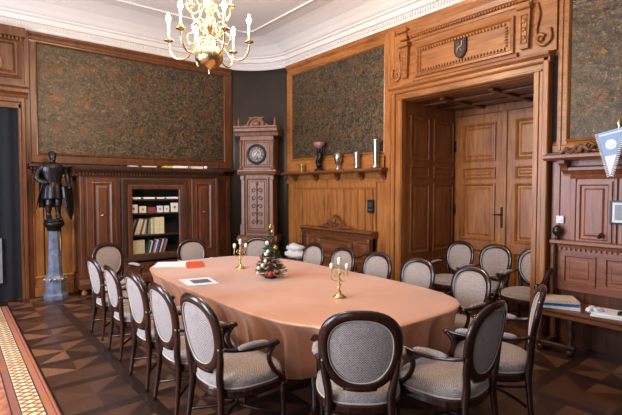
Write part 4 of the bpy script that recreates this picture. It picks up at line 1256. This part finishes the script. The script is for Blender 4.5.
# ------------------------------------------------------------------ CHAIRS
def chair():
    t = thing('armchair', 'x', 'chair')
    # seat cushion outline
    def so(i, n, k=1.0, dy=0):
        a = 2 * PI * i / n; x, y = se(a, .268, .262, 2.7)
        x *= (1 + .08 * (y / .262)) * k; return (x, y * k - .0 + dy)
    n = 40
    b = MB(); b.loops([[(*so(i, n, 1.0), .335) for i in range(n)], [(*so(i, n, 1.03), .35) for i in range(n)], [(*so(i, n, 1.03), .385) for i in range(n)], [(*so(i, n, .98), .40) for i in range(n)]], smooth=False)
    b.build('seat_frame', M['mahog'], t)
    b = MB(); b.loops([[(*so(i, n, k), z) for i in range(n)] for k, z in ((.97, .395), (1.0, .41), (1.0, .435), (.96, .455), (.85, .470), (.6, .480), (.3, .485), (.02, .487))])
    b.build('seat', M['fabric'], t)
    b = MB(); b.tube([(*so(i, n, 1.0), .402) for i in range(n)], .006, 6, closed=True); b.build('seat_piping', M['piping'], t)
    # back
    def bo(a, w, h):
        c, s = math.cos(a), math.sin(a)
        e = 2.35
        x = math.copysign(abs(c) ** (2 / e), c) * w; z = math.copysign(abs(s) ** (2 / e), s) * h
        x *= 1 + .11 * s
        return x, z
    def place(x, z, off):
        zz = .735 + z
        y = -.255 - (zz - .45) * .17 + .5 * x * x
        return (x, y + off, zz)
    n = 44
    b = MB()
    sec = [(-.030, .0), (-.022, .017), (0, .021), (.026, .015), (.036, 0), (.026, -.015), (0, -.021), (-.022, -.017)]
    rings = []
    for i in range(n):
        a = 2 * PI * i / n
        rings.append([place(*bo(a, .215 + r, .222 + r), o_) for r, o_ in sec])
    rings.append(rings[0])
    b.loops(rings, cap0=False, cap1=False)
    bmesh.ops.remove_doubles(b.b, verts=b.b.verts, dist=1e-5)
    # lower carved rail
    b.tube([place(x, -.232 + .02 * (1 - (x / .1) ** 2) * 0, 0) for x in (-.10, -.05, 0, .05, .10)], [.018, .024, .026, .024, .018], 8)
    b.build('back_frame', M['mahog'], t)
    b = MB()
    for sg, dep in ((1, .030), (-1, .018)):
        rr = []
        for k in (1.0, .97, .85, .6, .3, .02):
            rr.append([place(*bo(2 * PI * i / n, .193 * k, .200 * k), sg * (.004 + dep * (1 - k ** 3))) for i in range(n)])
        b.loops(rr, cap0=False)
    b.build('backrest', M['fabric'], t)
    b = MB(); b.tube([place(*bo(2 * PI * i / n, .192, .199), .012) for i in range(n)], .005, 6, closed=True); b.tube([place(*bo(2 * PI * i / n, .192, .199), -.012) for i in range(n)], .005, 6, closed=True); b.build('back_piping', M['piping'], t)
    for s in (-1, 1):
        b = MB()
        pts = spline([place(s * .222, -.05, -.004), place(s * .212, -.14, -.006), (s * .190, -.258, .49), (s * .185, -.248, .40), (s * .19, -.25, .33), (s * .205, -.265, .16), (s * .215, -.285, 0)], 4)
        m = len(pts); b.tube(pts, [.016 + .010 * math.sin(min(1, i / 10) * PI / 2) if i < 14 else .026 - .012 * (i - 14) / (m - 15) for i in range(m)], 8)
        b.build('leg', M['mahog'], t)
        b = MB(); b.lathe([(.011, 0), (.014, .015), (.012, .03), (.023, .28), (.028, .30), (.022, .315), (.028, .33), (.028, .36)], (s * .24, .205, 0), 12); b.build('leg', M['mahog'], t)
        b = MB()
        b.tube(spline([place(s * .235, -.06, .0), (s * .255, -.20, .66), (s * .268, -.08, .645), (s * .266, .05, .64), (s * .258, .125, .645), (s * .255, .145, .632)], 5), [.017] * 10 + [.019] * 10 + [.022] * 6, 8, .8)
        b.tube(spline([(s * .258, .125, .64), (s * .258, .08, .59), (s * .258, .075, .53), (s * .258, .12, .45), (s * .256, .18, .40), (s * .25, .20, .36)], 5), [.018] * 26, 8)
        ar = b.build('armrest', M['mahog'], t)
        b = MB(); b.tube(spline([(s * .260, -.17, .665), (s * .270, -.09, .672), (s * .270, -.01, .668), (s * .265, .06, .658)], 4), [.016, .022, .026, .027, .027, .027, .027, .027, .027, .027, .026, .022, .014], 10, .7); b.build('arm_pad', M['fabric'], ar)
    b = MB()
    for s in (-1, 1):
        b.tube(spline([(s * .235, .20, .14), (s * .15, .06, .17), (s * .03, -.03, .185), (s * .10, -.16, .17), (s * .20, -.262, .15)], 5), .011, 6)
    b.build('stretcher', M['mahog'], t)
    return t
base = chair()
def put(ch, x, y, fx, fy, sc, label, grp):
    ch.location = (x, y, 0); ch.rotation_euler = (0, 0, math.atan2(-fx, fy)); ch.scale = (sc, sc, sc); ch['label'] = label; ch['group'] = grp
G1, G2, G3 = 'armchairs along the table', 'armchairs at the table ends', 'armchairs in the alcove'
PL = [
 (1.60, 5.72, 1, .05, .97, 'oval-backed armchair farthest from the viewer in the left row, back to the windows', G1),
 (1.59, 4.93, 1, .0, .975, 'oval-backed armchair, second farthest in the left row along the table', G1),
 (1.58, 4.07, 1, .0, 1.04, 'oval-backed armchair in the middle of the left row of five', G1),
 (1.58, 3.43, 1, .0, 1.04, 'oval-backed armchair, second nearest in the left row along the table', G1),
 (1.61, 2.83, 1, .05, 1.06, 'oval-backed armchair nearest the viewer in the left row, seat in full view', G1),
 (2.13, 2.12, .67, .74, 1.04, 'oval-backed armchair seen squarely from behind at the near end of the table', G2),
 (2.66, 1.80, -.08, 1, 1.05, 'dark-backed armchair turned left, right of the one seen squarely from behind', G2),
 (3.30, 1.80, -.45, .9, 1.04, 'armchair seen edge-on in front of the right bench at the near table end', G2),
 (3.88, 2.54, -1, .12, .97, 'pale-fronted armchair at the near right corner of the table, before the alcove', G1),
 (3.90, 3.20, -1, 0, .97, 'pale-fronted armchair in the right row beside the left jamb of the alcove', G1),
 (3.90, 3.83, -1, 0, .97, 'pale-fronted armchair in the middle of the right row of five', G1),
 (3.90, 4.47, -1, 0, .97, 'pale-fronted armchair in the right row before the right half of the settle', G1),
 (3.90, 5.10, -1, 0, .97, 'pale-fronted armchair farthest in the right row, before the left end of the settle', G1),
 (1.84, 6.50, .35, -.94, 1.0, 'tan-fronted armchair at the far left corner of the table before the cabinet', G2),
 (2.98, 6.48, -.1, -1, .97, 'armchair at the far table end in front of the right cabinet door', G2),
 (3.86, 6.14, -.55, -.85, .96, 'armchair at the far right table corner, before the clock', G2),
 (5.74, 3.83, -1, .05, .98, 'leftmost of the three armchairs standing in the alcove', G3),
 (5.74, 3.25, -1, 0, .98, 'middle one of the three armchairs standing in the alcove', G3),
 (5.74, 2.68, -1, 0, .98, 'rightmost of the three armchairs in the alcove, half hidden by the casing', G3)]
for i, (x, y, fx, fy, sc, lab, g) in enumerate(PL):
    put(base if i == 0 else copy_tree(base), x, y, fx, fy, sc, lab, g)

# ------------------------------------------------------------------ RUG
b = MB(); b.box(-2.6, 0, 0, 8.6, 0, .012, .004)
o = b.build('rug', M['rug']); o.location = (.63, -.6, .001)
tag(o, 'reddish oriental rug with a cream lattice border at the left edge', 'rug')

# ------------------------------------------------------------------ CHANDELIER
def chandelier():
    cx, cy = 2.11, 4.27
    t = thing('chandelier', 'branched brass chandelier with lit candle lamps over the table', 'chandelier', (cx, cy, 3.0))
    b = MB(); b.lathe([(.006, -.06), (.012, -.05), (.006, -.03), (.03, 0), (.05, .01), (.10, .03), (.138, .08), (.145, .13), (.13, .18), (.08, .225), (.045, .25), (.05, .27), (.03, .30), (.028, .36), (.06, .40), (.075, .44), (.05, .48), (.025, .52), (.025, .62), (.05, .66), (.06, .70), (.035, .74), (.02, .8), (.02, 1.0), (.04, 1.04), (.01, 1.1)], n=28)
    b.build('body', M['brass'], t)
    b = MB()
    for k in range(9):
        z = 1.1 + k * .085; pts = []
        for j in range(12):
            a = 2 * PI * j / 12; x = .018 * math.cos(a); pts.append((x, 0, z + .045 * math.sin(a)) if k % 2 else (0, x, z + .045 * math.sin(a)))
        b.tube(pts, .005, 6, closed=True)
    b.lathe([(.06, 1.80), (.06, 1.78), (.02, 1.74), (.01, 1.73)], n=16)
    b.build('chain', M['brass'], t)
    ry = R(-39.03)
    for tier, (rad, zp, n, a0, zr) in enumerate(((.41, .27, 6, 3, .12), (.24, .68, 6, 33, .55))):
        for k in range(n):
            a = R(a0 + 360 / n * k) + ry
            X = Matrix.Rotation(a, 4, 'Z')
            b = MB(); b.X = X
            if tier == 0:
                b.tube(spline([(.03, 0, zr + .16), (.12, 0, zr + .16), (.17, 0, zr + .06), (.24, 0, zr - .02), (.34, 0, zr - .02), (.40, 0, zr + .06), (rad, 0, zp - .01)], 6), .0095, 8)
                b.tube(spline([(.10, 0, zr + .2), (.16, 0, zr + .25), (.22, 0, zr + .2), (.19, 0, zr + .13), (.14, 0, zr + .15)], 5), .007, 6)
                b.tube(spline([(.05, 0, zr + .30), (.12, 0, zr + .36), (.17, 0, zr + .31), (.14, 0, zr + .26), (.10, 0, zr + .29)], 5), .007, 6)
            else:
                b.tube(spline([(.02, 0, zr + .08), (.09, 0, zr + .08), (.12, 0, zr), (.18, 0, zr - .02), (.23, 0, zr + .05), (rad, 0, zp - .01)], 6), .008, 8)
                b.tube(spline([(.06, 0, zr + .16), (.11, 0, zr + .22), (.16, 0, zr + .17), (.12, 0, zr + .12)], 5), .006, 6)
            b.lathe([(.006, -.02), (.012, 0), (.045, .006), (.048, .016), (.02, .012), (.014, .03), (.016, .05)], (rad, 0, zp), 16)
            arm = b.build('arm', M['brass'], t)
            b = MB(); b.X = X; b.lathe([(.0125, .04), (.0125, .19), (.006, .195)], (rad, 0, zp), 10); b.build('candle', M['wax'], arm)
            b = MB(); b.X = X; b.lathe([(.006, .19), (.020, .205), (.024, .23), (.015, .26), (.003, .29)], (rad, 0, zp), 10); b.build('bulb', M['flame'], arm)
            ld = bpy.data.lights.new('chandelier_bulb_light', 'POINT'); ld.energy = 25; ld.color = (1.0, .78, .52); ld.shadow_soft_size = .03
            lo = bpy.data.objects.new('chandelier_bulb_light', ld); COL.objects.link(lo); lo.parent = t
            p = X @ Vector((rad, 0, zp + .30)); lo.location = p
chandelier()
